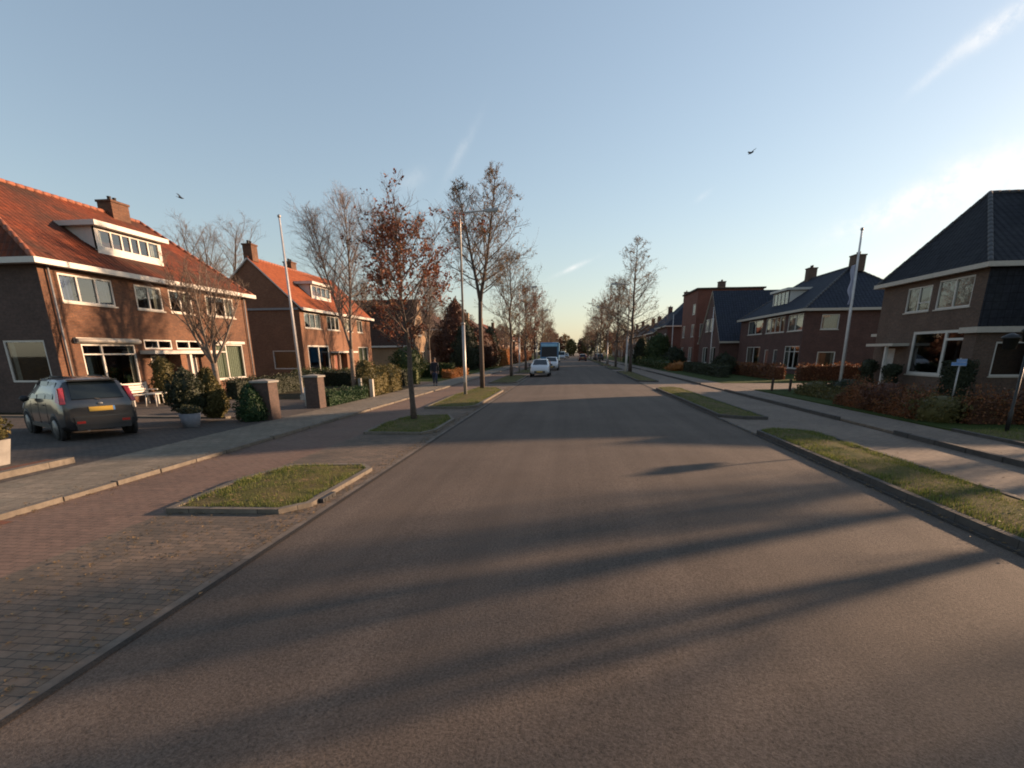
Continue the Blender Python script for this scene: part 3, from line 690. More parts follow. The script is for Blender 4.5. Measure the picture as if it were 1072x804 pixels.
for a, b, c_ in ((4.9, 5.05, -.65), (7.1, 7.4, -.5)):
    mb = MB(); mb.box(a, b, c_, -.0 if c_ > -.6 else -.5, 0, 2.2); mb.build('porch_pier', M['brick_orange'], h2, local=True)
mb = MB(); mb.box(-.12, -.003, .0, 7.4, 5.38, 5.53); mb.build('side_gutter', M['greyboard'], h2, local=True)
# --- gable-fronted house on the left
h3, rf3, _ = house('yellow brick gable house with long dark roof behind the rusty tree', (-20, 68.2, 0), R(90), 7.8, 11, 3.0,
    dict(kind='gable_y', x=3.9, h=8.9), 'brick_yellow', 'tile_brown', {'front': [Wn(1.2, 3.2, .7, 2.3), Wn(4.6, 6.4, .7, 2.3)]}, ridge=None)
window(h3, Side((0, -.1, 0), (1, 0, 0)), 3.2, 4.6, 4.3, 5.7, dep=.02, curt=None, name='gable_window')
# --- right: dark brick house with black hipped roof
h4, rf4, _ = house('dark brick house with black hip roof and big white window, nearest right', (17.95, 34.5, 0), R(-90), 8.0, 9.5, 5.62,
    dict(kind='hip_y', x=3.3, y=(2.35, 8.6), h=9.42), 'brick_dark', 'tile_black',
    {'front': [Wn(2.3, 4.3, 3.97, 5.2, m=(.5,), t=(None, .35), c='curtain', s=.25), Wn(4.75, 7.15, 3.97, 5.3, c='curtain', full=True),
               Wn(3.45, 7.65, .85, 2.98, m=(.6,), t=(None, .8), c=None, fw=.13), Wn(1.25, 2.1, .1, 2.15, kind='door', mat='door_white')],
     'right': [], 'left': [Wn(3, 4, 3.9, 5)], 'back': []}, gut='offwhite', ridge='ridge_grey', skip=('right',), over=.3)
mb = MB(); wall_face(mb, Side((8, 0, 0), (0, 1, 0)), 0, 9.5, -.05, 2.9, []); mb.build('wall', M['brick_dark'], h4, local=True)
mb = MB(); mb.box(8.0, 8.07, -.05, 9.55, 2.95, 5.5); mb.build('tile_hanging', M['tile_black'], h4, local=True)
mb = MB(); S_ = Side((8.75, -.5, 0), (0, 1, 0)); wall_face(mb, S_, 0, 8, -.05, 2.78, [(.85, 2.35, .95, 2.4)]); mb.quad((7.98, -.5, -.05), (8.75, -.5, -.05), (8.75, -.5, 2.78), (7.98, -.5, 2.78)); mb.quad((7.98, 0, -.05), (7.98, -.5, -.05), (7.98, -.5, 2.78), (7.98, 0, 2.78))
mb.build('side_extension', M['brick_dark'], h4, local=True)
window(h4, S_, .85, 2.35, .95, 2.4, mull=(), curt='curtain', full=False, sides=.08)
mb = MB(); mb.box(7.85, 8.95, -.68, 8.2, 2.78, 3.02); mb.build('extension_roof', M['offwhite'], h4, local=True)
mb = MB(); mb.box(.7, 3.3, -.85, 0, 2.28, 2.42); mb.build('porch_canopy', M['offwhite'], h4, local=True)
mb = MB(); mb.box(2.45, 2.58, -.75, -.62, 0, 2.28); mb.build('porch_post', M['white'], h4, local=True)
mb = MB(); mb.box(-1.2, .02, .3, 1.0, 2.85, 3.0); mb.build('side_canopy', M['offwhite'], h4, local=True)
mb = MB(); Q = [(3.42, 9.2), (6.1, 8.95), (6.1, 7.2), (3.42, 9.0)]; mb.add([(x, 3.9, z) for x, z in Q]+[(x, 6.6, z) for x, z in Q], ((0, 1, 2, 3), (7, 6, 5, 4), (0, 4, 5, 1), (1, 5, 6, 2), (2, 6, 7, 3), (3, 7, 4, 0))); mb.build('side_dormer', M['zinc'], h4, local=True)
chimney(h4, 3.6, 4.6, 9.3, 10.4, .7, .9, 'brick_dark')
# unseen gabled block, added further right to throw the near edge of the shade
hg, _, _ = house('unseen brick block with dark gabled roof, added to throw shade over the road', (22.5, 29.2-.0, 0), R(-90), 9.8, 8.0, 2.3, dict(kind='gable_y', x=4.9, h=5.7), 'brick_dark', 'tile_black', {'left': []}, name='shade_block', category='shade_block', ridge=None)
# --- right: maroon brick pair
h5, rf5, _ = house('maroon brick house with dark hip roof and small dormer behind the flagpole', (19.6, 66.2, 0), R(-90), 17.2, 10.2, 5.38,
    dict(kind='hip_x', x=(3.4, 12.6), y=5.1, h=9.15), 'brick_maroon', 'tile_blue',
    {'front': [Wn(2.7, 7.2, 3.7, 5.1, m=(.5,), s=.24), Wn(8.2, 13.0, 3.7, 5.1, m=(.25, .5, .75), s=.2), Wn(13.7, 16.9, 3.7, 5.1, m=(.5,), c='curtain', full=True),
               Wn(3, 7.2, .55, 2.45, m=(.5,), s=.25), Wn(8.6, 9.6, .1, 2.15, kind='door', mat='door_red'), Wn(11, 12, .1, 2.15, kind='door', mat='door_dark'), Wn(13.7, 16.9, .55, 2.45, m=(.33, .66), t=(.75, .75, .75), c='curtain', s=.15)],
     'right': [Wn(1.35, 2.75, 3.75, 4.95, m=(), full=True), Wn(1.4, 2.85, .5, 1.95, m=(), s=.18)], 'left': []}, gut='offwhite', ridge='ridge_grey', over=.3)
dormer(h5, 5.9, 9.9, 1.15, 6.2, 7.6, 3.1, (.25, .5, .75))
chimney(h5, 4.4, 5.1, 8.7, 10.1, .9, .8, 'brick_dark'); chimney(h5, 13.0, 5.4, 8.7, 9.95, 1.0, .9, 'brick_dark')
# --- right: the two steep gables
h6, rf6, _ = house('house with steep blue black roof, between flat topped and maroon houses', (17.6, 77.2, 0), R(-90), 10.2, 10.5, 3.1,
    dict(kind='gable_y', x=5.1, h=9.2), 'brick_maroon', 'tile_blue', {'front': [Wn(2.2, 4.6, .6, 2.5), Wn(6.2, 8.4, .6, 2.5)], 'right': [Wn(3.6, 5.2, .9, 2.2)]}, gut='offwhite', ridge=None)
window(h6, Side((0, -.1, 0), (1, 0, 0)), 3.4, 4.8, 4.4, 5.9, dep=.02, full=True, name='gable_window'); window(h6, Side((0, -.1, 0), (1, 0, 0)), 5.6, 7.0, 4.4, 5.9, dep=.02, full=True, name='gable_window')
h7, rf7, _ = house('tall boxy orange red brick house with a flat top and chimney', (17.4, 89.0, 0), R(-90), 9.5, 8.6, 10.3,
    dict(kind='hip_x', x=(3.5, 6), y=4.1, h=10.75), 'brick_red', 'tile_brown', {'front': [Wn(.9, 2.6, .6, 2.6), Wn(6.2, 8.6, .6, 2.6, c='curtain', full=True), Wn(1, 2.6, 4.0, 5.7, full=True), Wn(6.9, 8.7, 4.0, 5.7, full=True), Wn(6.9, 8.5, 7.0, 8.4, full=True)], 'right': [Wn(.6, 1.5, 4.0, 5.7, full=True)]}, gut='wood', ridge=None, over=.12, name='flat_topped_house')
chimney(h7, 4.8, 4.2, 10.3, 11.5, 1.0, .9, 'brick_dark')
# --- the rest of the street
def far_house(side, X, Yn, W, D, He, Hr, kind, brick, tile, label, chim=1, gut='offwhite'):
    rot = R(90) if side < 0 else R(-90); loc = (X, Yn, 0) if side < 0 else (X, Yn+W, 0)
    rf = {'hip_x': dict(kind='hip_x', x=(D*.42, W-D*.42), y=D/2, h=Hr), 'gable_x': dict(kind='gable_x', y=D/2, h=Hr), 'gable_y': dict(kind='gable_y', x=W/2, h=Hr)}[kind]
    fr = []; n = max(2, int(W/3.6)); q = W/n
    for i in range(n):
        c = q*(i+.5)
        if i % 2 == 1 and i < n-1: fr.append(Wn(c-.5, c+.5, .1, 2.15, kind='door', mat='door_dark'))
        else: fr.append(Wn(c-1.1, c+1.1, .7, 2.5, s=.2))
        if He > 5: fr.append(Wn(c-.9, c+.9, 3.8, 5.0, s=.25))
    h, r_, _ = house(label, loc, rot, W, D, He, rf, brick, tile, {'front': fr}, gut=gut, ridge=None)
    for i in range(chim): chimney(h, W*(.2+.6*i) if kind != 'gable_y' else W/2, D/2, Hr-.5, Hr+1.1, .9, .8, brick, 1)
    return h
far_house(1, 16.6, 97, 11, 9, 6.2, 11.2, 'hip_x', 'brick_maroon', 'tile_blue', 'dark red brick house with blue black roof beyond the flat topped house')
far_house(1, 16.8, 112, 13, 9, 5.6, 9.9, 'gable_x', 'brick_maroon', 'tile_blue', 'distant right house with dark roof beyond the two dark conifers')
far_house(1, 16.8, 133, 16, 9, 5.6, 8.8, 'hip_x', 'brick_brown', 'tile_brown', 'distant long brown brick house behind the tall bare tree on the right', 2)
far_house(1, 17, 156, 14, 9, 5.6, 9.2, 'gable_x', 'brick_brown', 'tile_brown', 'far brown gabled house on the right, past the long brown one')
far_house(1, 17, 178, 16, 9, 5.6, 9.0, 'hip_x', 'brick_maroon', 'tile_brown', 'farthest but one maroon brick house on the right side of the street', 2)
far_house(1, 17, 203, 18, 9, 5.6, 9.0, 'hip_x', 'brick_brown', 'tile_brown', 'farthest brown house on the right side near the vanishing point')
far_house(-1, -19.5, 84, 12, 9, 5.6, 9.0, 'hip_x', 'brick_brown', 'tile_brown', 'brown brick house half hidden by the dark maroon tree')
far_house(-1, -17.5, 101, 12, 9, 3.4, 7.6, 'gable_x', 'plaster', 'tile_blue', 'low house with blue black roof and cream wall above the orange hedge')
far_house(-1, -18, 118, 13, 9, 5.6, 9.2, 'hip_x', 'brick_yellow', 'tile_brown', 'yellow brick house behind the fourth verge tree on the left')
far_house(-1, -18, 137, 14, 9, 5.6, 9.2, 'gable_x', 'brick_orange', 'tile_orange', 'far orange roofed house on the left behind the lorry')
far_house(-1, -18, 158, 16, 9, 5.6, 9.2, 'hip_x', 'brick_brown', 'tile_brown', 'far brown house on the left side past the orange roofed one')
far_house(-1, -18, 182, 16, 9, 5.6, 9.2, 'hip_x', 'brick_brown', 'tile_orange', 'farthest house on the left side of the street', 2)

# ------------------------------------------------------------------ trees
def rdir(d, ang, rr):
    """direction at angle ang from d, random turn"""
    o = d.orthogonal().normalized(); w_ = d.cross(o); a = rr.uniform(0, 2*math.pi)
    return (d*math.cos(ang)+(o*math.cos(a)+w_*math.sin(a))*math.sin(ang)).normalized()
def tree_meshes(seed, H_, r0, clear, cr, shape='cone', n1=34, n2=8, n3=6, n4=0, rise=42, forks=None, up=.10, leaf=0, lsize=.07, lean=(0, 0), wob=.05, twr=.006, leafz=(0, 1), nl=None):
    rr = random.Random(seed); T = MB(); C_ = MB(); LF = MB(); ends = []
    def poly(start, d, length, r, k, upb, rw):
        pts = [Vector(start)]; d = d.copy()
        for i in range(k):
            d = (d+Vector((rr.gauss(0, rw), rr.gauss(0, rw), rr.gauss(0, rw)+upb))).normalized(); pts.append(pts[-1]+d*(length/k))
        return pts
    def at(pts, t):
        x = t*(len(pts)-1); i = min(int(x), len(pts)-2); return pts[i].lerp(pts[i+1], x-i), (pts[i+1]-pts[i]).normalized()
    prof = {'cone': lambda t: (1-t)**.75*.95+.10 if t > .12 else .55+3.4*t*.9, 'oval': lambda t: max(.25, math.sin(math.pi*min(1, .12+t*.88))**.7), 'vase': lambda t: .55+.45*math.sin(math.pi*t)}[shape]
    leaders = []
    if not forks:
        k = 12; pts = [Vector((0, 0, -.1))]
        for i in range(1, k+1):
            z = H_*i/k; pts.append(Vector((lean[0]*z/H_+rr.gauss(0, wob)*(i > 2), lean[1]*z/H_+rr.gauss(0, wob)*(i > 2), z)))
        rad = [r0*(1.15 if i == 0 else 1)*(1-i/k)**.8+.012 for i in range(k+1)]
        T.tube(pts, rad, 9); leaders.append((pts, clear/H_, 1.0, n1, cr))
    else:
        zf = forks[0]; pts = [Vector((0, 0, -.1)), Vector((0, 0, zf*.4)), Vector((rr.gauss(0, .03), rr.gauss(0, .03), zf*.8)), Vector((0, 0, zf))]
        T.tube(pts, [r0*1.15, r0, r0*.9, r0*.95], 9)
        for az, tilt, hf, rs in forks[1:]:
            d = Vector((math.cos(R(az))*math.sin(R(tilt)), math.sin(R(az))*math.sin(R(tilt)), math.cos(R(tilt))))
            ln = (H_-zf)*hf/math.cos(R(tilt)*.7); p2 = [Vector((0, 0, zf-.05))]; k = 10
            for i in range(k): d = (d+Vector((rr.gauss(0, wob), rr.gauss(0, wob), .05+rr.gauss(0, wob*.5)))).normalized(); p2.append(p2[-1]+d*ln/k)
            T.tube(p2, [r0*rs*(1-i/k)**.8+.010 for i in range(k+1)], 8); leaders.append((p2, max(.06, (clear-zf)/ln), 1.0, int(n1/(len(forks)-1)), cr*(.75+.25*hf)))
    for pts, t0, t1, cnt, crr in leaders:
        for i in range(cnt):
            t = t0+(t1-t0)*((i+rr.random())/cnt)**.9; t = min(.985, t); p, dd = at(pts, t); f = (t-t0)/(t1-t0)
            L1 = crr*prof(f)*rr.uniform(.65, 1.12); a = i*2.4+rr.gauss(0, .4); el = R(rise+18*f+rr.gauss(0, 9))
            d = Vector((math.cos(a)*math.cos(el), math.sin(a)*math.cos(el), math.sin(el))); r1 = max(.012, r0*.30*(1-f)**.8*min(1, L1/cr+.2))
            b1 = poly(p, d, L1, r1, 5, up, .09); T.tube(b1, [r1*(1-j/5)**.7+twr for j in range(6)], 5, cap=False)
            m2 = max(3, int(n2*(L1/cr)**.5))
            for j in range(m2):
                t2 = .18+.8*(j+rr.random())/m2; p2, d2 = at(b1, min(.99, t2)); L2 = L1*.46*(1.15-t2*.6)*rr.uniform(.6, 1.2); r2 = max(twr*1.3, r1*.42)
                b2 = poly(p2, rdir(d2, R(rr.uniform(30, 55)), rr), L2, r2, 3, up, .13); C_.tube(b2, [r2, r2*.75, r2*.5, twr*.8], 3, cap=False)
                for k3 in range(n3):
                    t3 = .15+.85*(k3+rr.random())/n3; p3, d3 = at(b2, min(.99, t3)); L3 = max(.18, L2*.5*rr.uniform(.6, 1.3))
                    b3 = poly(p3, rdir(d3, R(rr.uniform(25, 55)), rr), L3, 0, 2, up, .15); C_.tube(b3, [twr*1.05, twr*.8, twr*.5], 3, cap=False); ends.append(b3)
                    for k4 in range(n4):
                        p4, d4 = at(b3, rr.uniform(.2, .95)); b4 = poly(p4, rdir(d4, R(rr.uniform(25, 50)), rr), L3*.55, 0, 1, up, .1)
                        C_.tube(b4, [twr*.8, twr*.45], 3, cap=False); ends.append(b4)
    if leaf:
        n = 0
        while n < leaf:
            b = rr.choice(ends); fz = b[0].z/H_
            if not (leafz[0] <= fz <= leafz[1]): 
                if rr.random() < .7: continue
            if mnoise.noise(b[0]*1.1+Vector((seed, 0, 0))) < rr.uniform(-.35, .15): continue
            for _ in range(rr.randint(1, 4)):
                p = at(b, rr.random())[0]+Vector((rr.gauss(0, .04), rr.gauss(0, .04), rr.gauss(0, .04)-.03)); n += 1
                q = Euler((rr.uniform(0, 3.1), rr.uniform(0, 3.1), rr.uniform(0, 6.2))).to_matrix(); s_ = lsize*rr.uniform(.6, 1.3)
                LF.add([p+q@Vector(v) for v in ((-s_*.4, 0, 0), (0, -s_*.7, s_*.1), (s_*.4, 0, 0), (0, s_*.7, s_*.1))], ((0, 1, 2, 3),))
    return T, C_, LF
TREES = {}
def tree(kind, loc, label, rot=0, sc=1.0, group='street trees along the verges', cat='tree', **kw):
    """kind: cached prototype; each tree of a kind shares its mesh data"""
    if kind not in TREES:
        p = KINDS[kind]; T, C_, LF = tree_meshes(**p['g'])
        t = thing(p.get('name', 'bare_tree'), label, cat, loc, rot, group); t.scale = (sc,)*3
        T.build('trunk', M[p['bark']], t, local=True)
        c = C_.build('crown', M[p['twig']], t, local=True)
        if LF.v: 
            l = LF.build('leaves', M[p['leaf']], c, local=True)
            l['kind'] = 'stuff'
        TREES[kind] = t; return t
    return copy_thing(TREES[kind], loc, rot, label, sc, group)
KINDS = {
 'rust': dict(name='rusty_tree', bark='bark', twig='twig_brown', leaf='leaf_rust', g=dict(seed=5, H_=5.55, r0=.085, clear=1.9, cr=2.7, shape='oval', n1=44, n2=9, n3=7, n4=1, rise=30, leaf=5600, lsize=.068, twr=.004, wob=.04, lean=(-.2, 0), leafz=(.45, 1))),
 'fork': dict(name='forked_tree', bark='bark', twig='twig_brown', leaf='leaf_dry', g=dict(seed=9, H_=11.6, r0=.13, clear=2.6, cr=3.2, shape='cone', n1=70, n2=10, n3=8, n4=1, rise=26, forks=(4.8, (180, 14, .85, .7), (10, 9, 1.0, .75)), leaf=3600, lsize=.065, wob=.04)),
 'cone': dict(bark='bark', twig='twig_brown', leaf='leaf_dry', g=dict(seed=21, H_=12.5, r0=.17, clear=2.6, cr=4.3, shape='cone', n1=64, n2=10, n3=8, rise=16, leaf=3000, lsize=.075, wob=.05, up=.06)),
 'round': dict(bark='bark', twig='twig_brown', leaf='leaf_dry', g=dict(seed=33, H_=9.6, r0=.13, clear=2.2, cr=3.5, shape='oval', n1=50, n2=10, n3=8, rise=30, leaf=3000, lsize=.075)),
 'rust2': dict(name='rusty_tree', bark='bark', twig='twig_brown', leaf='leaf_rust', g=dict(seed=35, H_=8.8, r0=.13, clear=2.2, cr=3.3, shape='oval', n1=44, n2=9, n3=6, rise=30, leaf=3600, lsize=.09)),
 'birch': dict(name='birch_tree', bark='bark_pale', twig='twig_pale', leaf='leaf_dry', g=dict(seed=41, H_=9.0, r0=.12, clear=3.0, cr=2.7, shape='oval', n1=90, n2=10, n3=9, rise=50, forks=(2.3, (175, 17, .95, .55), (15, 7, 1.0, .62)), up=.0, twr=.0038, wob=.03)),
 'garden': dict(name='garden_tree', bark='bark_pale', twig='twig_brown', leaf='leaf_dry', g=dict(seed=52, H_=5.0, r0=.13, clear=2.2, cr=1.9, shape='vase', n1=60, n2=9, n3=7, rise=48, forks=(1.75, (160, 38, .85, .5), (200, 18, 1, .5), (20, 12, 1, .5), (-10, 34, .8, .45), (90, 25, .9, .45), (270, 25, .9, .45)), up=.10, twr=.005)),
 'sparse': dict(bark='bark', twig='twig_brown', leaf='leaf_dry', g=dict(seed=71, H_=9.5, r0=.15, clear=2.6, cr=2.8, shape='oval', n1=34, n2=8, n3=7, rise=40, forks=(2.6, (150, 14, .95, .75), (330, 10, 1, .75)), up=.08)),
 'big': dict(name='bare_tree', bark='bark', twig='twig_brown', leaf='leaf_dry', g=dict(seed=61, H_=12.5, r0=.24, clear=3.0, cr=4.2, shape='oval', n1=54, n2=9, n3=8, n4=1, rise=40, forks=(3.4, (150, 20, .9, .6), (20, 12, 1, .6), (270, 22, .9, .55)), up=.08)),
}
tree('rust', (-5.0, 16.85, .1), 'slender tree with rusty brown leaves on the small grass island', .4, group=None)
tree('fork', (-5.1, 31.6, .12), 'tall bare tree whose trunk forks in two, beside the street lamp', .0, group=None)
tree('round', (-5.05, 47.5, .12), 'bare verge tree just left of the nearest white car', .5)
tree('rust2', (-5.0, 63, .12), 'rusty leaved verge tree behind the nearest white car', .9)
LB = 'bare street tree in the far row left of the road'; RB = 'bare street tree in the far row right of the road'
for i, y in enumerate((80, 101, 124, 148, 176)):
    tree(('cone', 'round', 'rust2', 'fork')[i % 4] if i else 'round', (-5.0, y, .12), LB, i*1.3, (.7, .95, .95, .75)[i % 4] if i else 1.0, 'far street trees left of the road')
tree('cone', (6.3, 57.2, .12), 'tall pointed bare tree on the right verge, nearest on that side', .3, group=None)
tree('round', (6.3, 75, .12), 'bare tree right behind the tall pointed one on the right verge', 2.1, 1.1)
tree('rust2', (6.2, 90, .12), 'tree with rusty leaves in the right hand row, third from the front', 2.9, 1.15)
for i, y in enumerate((112, 134, 158, 186)):
    tree(('round', 'rust2', 'cone', 'round')[i % 4], (6.2, y, .12), RB, i*1.7, (1.1, 1.1, .8, 1)[i % 4], 'far street trees right of the road')
tree('birch', (-11.1, 27.0, .05), 'two stemmed pale birch with fine drooping twigs by the second house', .0, group=None)
tree('garden', (-14.75, 21.3, .05), 'low spreading bare tree in the front garden of the brown house', .2, group=None)
tree('big', (-31, 47, 0), 'bare tree rising behind the roof of the brown brick house', .0, 1.05, group=None)
tree('birch', (-13.0, 50, .05), 'pale birch in the front garden of the orange brick house', 2.2, 1.0, group=None)
tree('garden', (-10.8, 92, .05), 'small pale tree beside the orange hedge far on the left', 1.2, 1.1, group=None)
for i, (x, y, k, s_, a) in enumerate(((-27, 72, 'round', 1.1, .4), (-24, 96, 'rust2', 1.0, 1.2), (-26, 118, 'round', 1.2, 2.2), (-30, 58, 'round', 1.0, 3.3), (-13.5, 108, 'rust2', .8, .7), (-25, 140, 'cone', .9, 2.2))):
    tree(k, (x, y, 0), 'brown tree rising behind the far houses on the left', a, s_, 'trees behind the far left houses')
for i, (x, y, k, s_, a) in enumerate(((11.5, 124, 'round', .8, .9), (12, 147, 'rust2', .8, 1.9), (26, 150, 'round', 1.1, 2.9), (12, 172, 'rust2', .9, 1.1))):
    tree(k, (x, y, 0), 'brown tree in the far front gardens on the right', a, s_, 'garden trees before the far right houses')
# bare trees outside the right edge of the picture: their shade streaks the road
for i, (x, y, k, s_, a) in enumerate(((13.8, 10.9, 'sparse', .75, .4), (19.5, 15.6, 'sparse', 1.25, 1.4), (25, 14.9, 'birch', .8, 2.0), (12.5, 4.6, 'sparse', .9, 2.4), (22.5, 18.0, 'sparse', .55, 3.0), (20.2, 17.6, 'birch', .72, 1.0), (17, 8.0, 'birch', .85, 2.2))):
    tree(k, (x, y, .08), 'bare tree in the front garden outside the right edge', a, s_, 'garden trees casting shade over the road')

# ------------------------------------------------------------------ shrubs, hedges
def leafcloud(mb, pts_fn, n, size, rr, mi=0):
    for _ in range(n):
        p = pts_fn(); q = Euler((rr.uniform(0, 3.1), rr.uniform(0, 3.1), rr.uniform(0, 6.2))).to_matrix(); s_ = size*rr.uniform(.6, 1.4)
        mb.add([p+q@Vector(v) for v in ((-s_*.5, 0, 0), (0, -s_*.6, 0), (s_*.5, 0, 0), (0, s_*.6, 0))], ((0, 1, 2, 3),), mi)
def shrub(name, label, loc, prof, mat, n=1500, size=.05, cat='shrub', group=None, seed=1, core=True, sx=1, sy=1, stem=None, lump=.2):
    """prof: list of (radius, z) from bottom to top"""
    rr = random.Random(seed); t = thing(name, label, cat, loc, 0, group); mb = MB()
    zs = [p[1] for p in prof]
    def rad(z):
        for (r0, z0), (r1, z1) in zip(prof, prof[1:]):
            if z0 <= z <= z1: return r0+(r1-r0)*(z-z0)/max(1e-6, z1-z0)
        return 0
    def pt():
        while True:
            z = rr.uniform(zs[0], zs[-1]); r = rad(z)
            if rr.random() < (r+.05)/(max(p[0] for p in prof)+.05): break
        a = rr.uniform(0, 6.283); k = 1+lump*2*mnoise.noise(Vector((math.cos(a)*1.9+seed, math.sin(a)*1.9, z*2.6)))
        f = rr.uniform(.78, 1.06)*k; return Vector((math.cos(a)*r*f*sx, math.sin(a)*r*f*sy, z+rr.gauss(0, size*.4)))
    if core:
        base = len(mb.v); mb.lathe([(r*.80, z) for r, z in prof], 12)
        for i in range(base, len(mb.v)): x, y, z = mb.v[i]; mb.v[i] = (x*sx, y*sy, z)
    leafcloud(mb, pt, n, size, rr)
    R_ = max(p[0] for p in prof)
    for _ in range(int(26*min(2.2, max(1, R_)))):                         # stray shoots
        p = pt(); d = Vector((p.x, p.y, (p.z-zs[-1]*.3)*.8+.15*R_)).normalized(); l = R_*rr.uniform(.12, .38)
        p = Vector((p.x, p.y, p.z)); mb.tube([p-d*l, p, p+d*l], [size*.09, size*.07, size*.04], 3, 0, False)
        leafcloud(mb, lambda: p+d*l*rr.uniform(0, 1)+Vector((rr.gauss(0, size*.5), rr.gauss(0, size*.5), rr.gauss(0, size*.5))), 9, size*.9, rr)
    mb.build('foliage', M[mat], t, local=True)
    if stem: m2 = MB(); m2.tube([(0, 0, -.1), (.01, 0, prof[0][1]+.15)], [stem, stem*.8], 7); m2.build('stem', M['bark'], t, local=True)
    return t
def hedge(name, label, x0, x1, y0, y1, z0, z1, mat, n, size=.05, cat='hedge', seed=2, wav=.08, group=None, gap=.15):
    rr = random.Random(seed); mb = MB(); cx, cy = (x0+x1)/2, (y0+y1)/2
    hx, hy = (x1-x0)/2, (y1-y0)/2
    def hgt(x, y): return z1+wav*2*mnoise.noise(Vector((x*.9, y*.9, seed)))
    nx, ny = max(2, int((x1-x0)/.4)), max(2, int((y1-y0)/.4)); P = []
    for j in range(ny+1):
        for i in range(nx+1):
            x, y = x0+.08+(x1-x0-.16)*i/nx, y0+.08+(y1-y0-.16)*j/ny; P.append((x, y, hgt(x, y)-.08))
    w_ = nx+1; mb.add(P, [(j*w_+i, j*w_+i+1, (j+1)*w_+i+1, (j+1)*w_+i) for j in range(ny) for i in range(nx)])
    rim = [(i, 0) for i in range(nx)]+[(nx, j) for j in range(ny)]+[(nx-i, ny) for i in range(nx)]+[(0, ny-j) for j in range(ny)]
    b = [P[j*w_+i] for i, j in rim]; m_ = len(b); mb.add(b+[(x, y, z0) for x, y, z in b], [(i, m_+i, m_+(i+1) % m_, (i+1) % m_) for i in range(m_)])
    A = [2*hx*2*hy, 2*hx*(z1-z0), 2*hy*(z1-z0)]
    def pt():
        k = rr.uniform(0, A[0]+2*A[1]+2*A[2]); o = rr.uniform(-.07, .05)
        if k < A[0]: x, y = rr.uniform(x0, x1), rr.uniform(y0, y1); return Vector((x, y, hgt(x, y)+o+rr.random()**4*wav*2))
        if k < A[0]+2*A[1]: x = rr.uniform(x0, x1); y = (y0-o) if k < A[0]+A[1] else (y1+o)
        else: y = rr.uniform(y0, y1); x = (x0-o) if k < A[0]+2*A[1]+A[2] else (x1+o)
        return Vector((x, y, rr.uniform(z0, hgt(x, y))))
    leafcloud(mb, pt, n, size, rr)
    return tag(mb.build(name, M[mat], None, (cx, cy, z0)), label, cat, group)
CONE = [(.26, .0), (.36, .2), (.33, .55), (.20, .95), (.06, 1.2), (.0, 1.25)]
shrub('conifer_bush', 'small bright green cone shaped conifer beside the first brick gatepost', (-10.25, 16.3, .06), [(r*1.25, z*.95) for r, z in CONE], 'leaf_conifer', 3200, .045, seed=4)
shrub('topiary_bush', 'dark dense round topiary bush above the grey planter', (-12.0, 15.75, .06), [(.15, .3), (.42, .42), (.55, .8), (.5, 1.15), (.28, 1.5), (.05, 1.68), (0, 1.7)], 'leaf_dark', 3600, .05, seed=5, stem=.04)
shrub('topiary_bush', 'olive brown tapering bush just right of the dark round one', (-11.6, 16.4, .06), [(.25, .1), (.46, .4), (.38, .9), (.2, 1.3), (.05, 1.65), (0, 1.7)], 'leaf_olive', 2600, .05, seed=6)
shrub('column_bush', 'olive rounded column bush at the porch behind the white bench', (-18.3, 22.75, .05), [(.36, .0), (.45, .4), (.48, 1.2), (.42, 1.7), (.2, 1.95), (0, 2.0)], 'leaf_olive', 3000, .055, seed=7)
shrub('column_bush', 'second olive bush, in front of the dark front door', (-17.6, 24.6, .05), [(.3, .0), (.42, .4), (.36, 1.0), (.2, 1.35), (0, 1.5)], 'leaf_olive', 2200, .055, seed=8)
hedge('low_hedge', 'low dark hedge before the right half of the brown brick house', -16.6, -15.9, 24.4, 33.6, .04, .95, 'leaf_dark', 5200, .06, seed=3)
hedge('low_hedge', 'low dark hedge running behind the second brick gatepost', -16.2, -10.6, 34.3, 35.0, .04, 1.0, 'leaf_dark', 4200, .06, seed=4)
hedge('low_hedge', 'fresh green low hedge on the kerb right of the second gatepost', -10.3, -9.7, 21.0, 25.2, .04, .5, 'leaf_conifer', 4200, .05, seed=5, wav=.12)
hedge('low_hedge', 'dark clipped hedge between the two houses on the left', -19.5, -10.4, 36.4, 37.1, .04, 1.05, 'leaf_green', 4000, .07, seed=6)
hedge('low_hedge', 'olive green hedge with ragged top right of the pale posts', -10.6, -9.8, 26.2, 31.0, .04, 1.05, 'leaf_olive', 4400, .06, seed=7, wav=.2)
shrub('round_bush', 'round olive bush beside the white stem of the birch', (-11.3, 29.2, .05), [(.5, .0), (.75, .5), (.7, 1.1), (.4, 1.6), (0, 1.75)], 'leaf_olive', 3000, .06, seed=9)
shrub('round_bush', 'round dark green bush left of the far yellow gable', (-13.6, 45, .05), [(.9, .0), (1.4, .8), (1.3, 1.7), (.7, 2.4), (0, 2.6)], 'leaf_green', 3000, .1, seed=10)
shrub('round_bush', 'grey brown rounded bush on top of the olive hedge', (-12.2, 36.0, .05), [(.6, .0), (1.0, .5), (.9, .9), (.4, 1.3), (0, 1.4)], 'leaf_olive', 2000, .08, seed=12)
hedge('low_hedge', 'long dark green hedge behind the walking person', -14.5, -10.2, 47, 48, .04, 1.15, 'leaf_green', 3000, .09, seed=8)
hedge('low_hedge', 'low rust red hedge to the right of the walking person', -10.6, -9.7, 44.5, 52, .04, .62, 'leaf_orange', 3000, .07, seed=9)
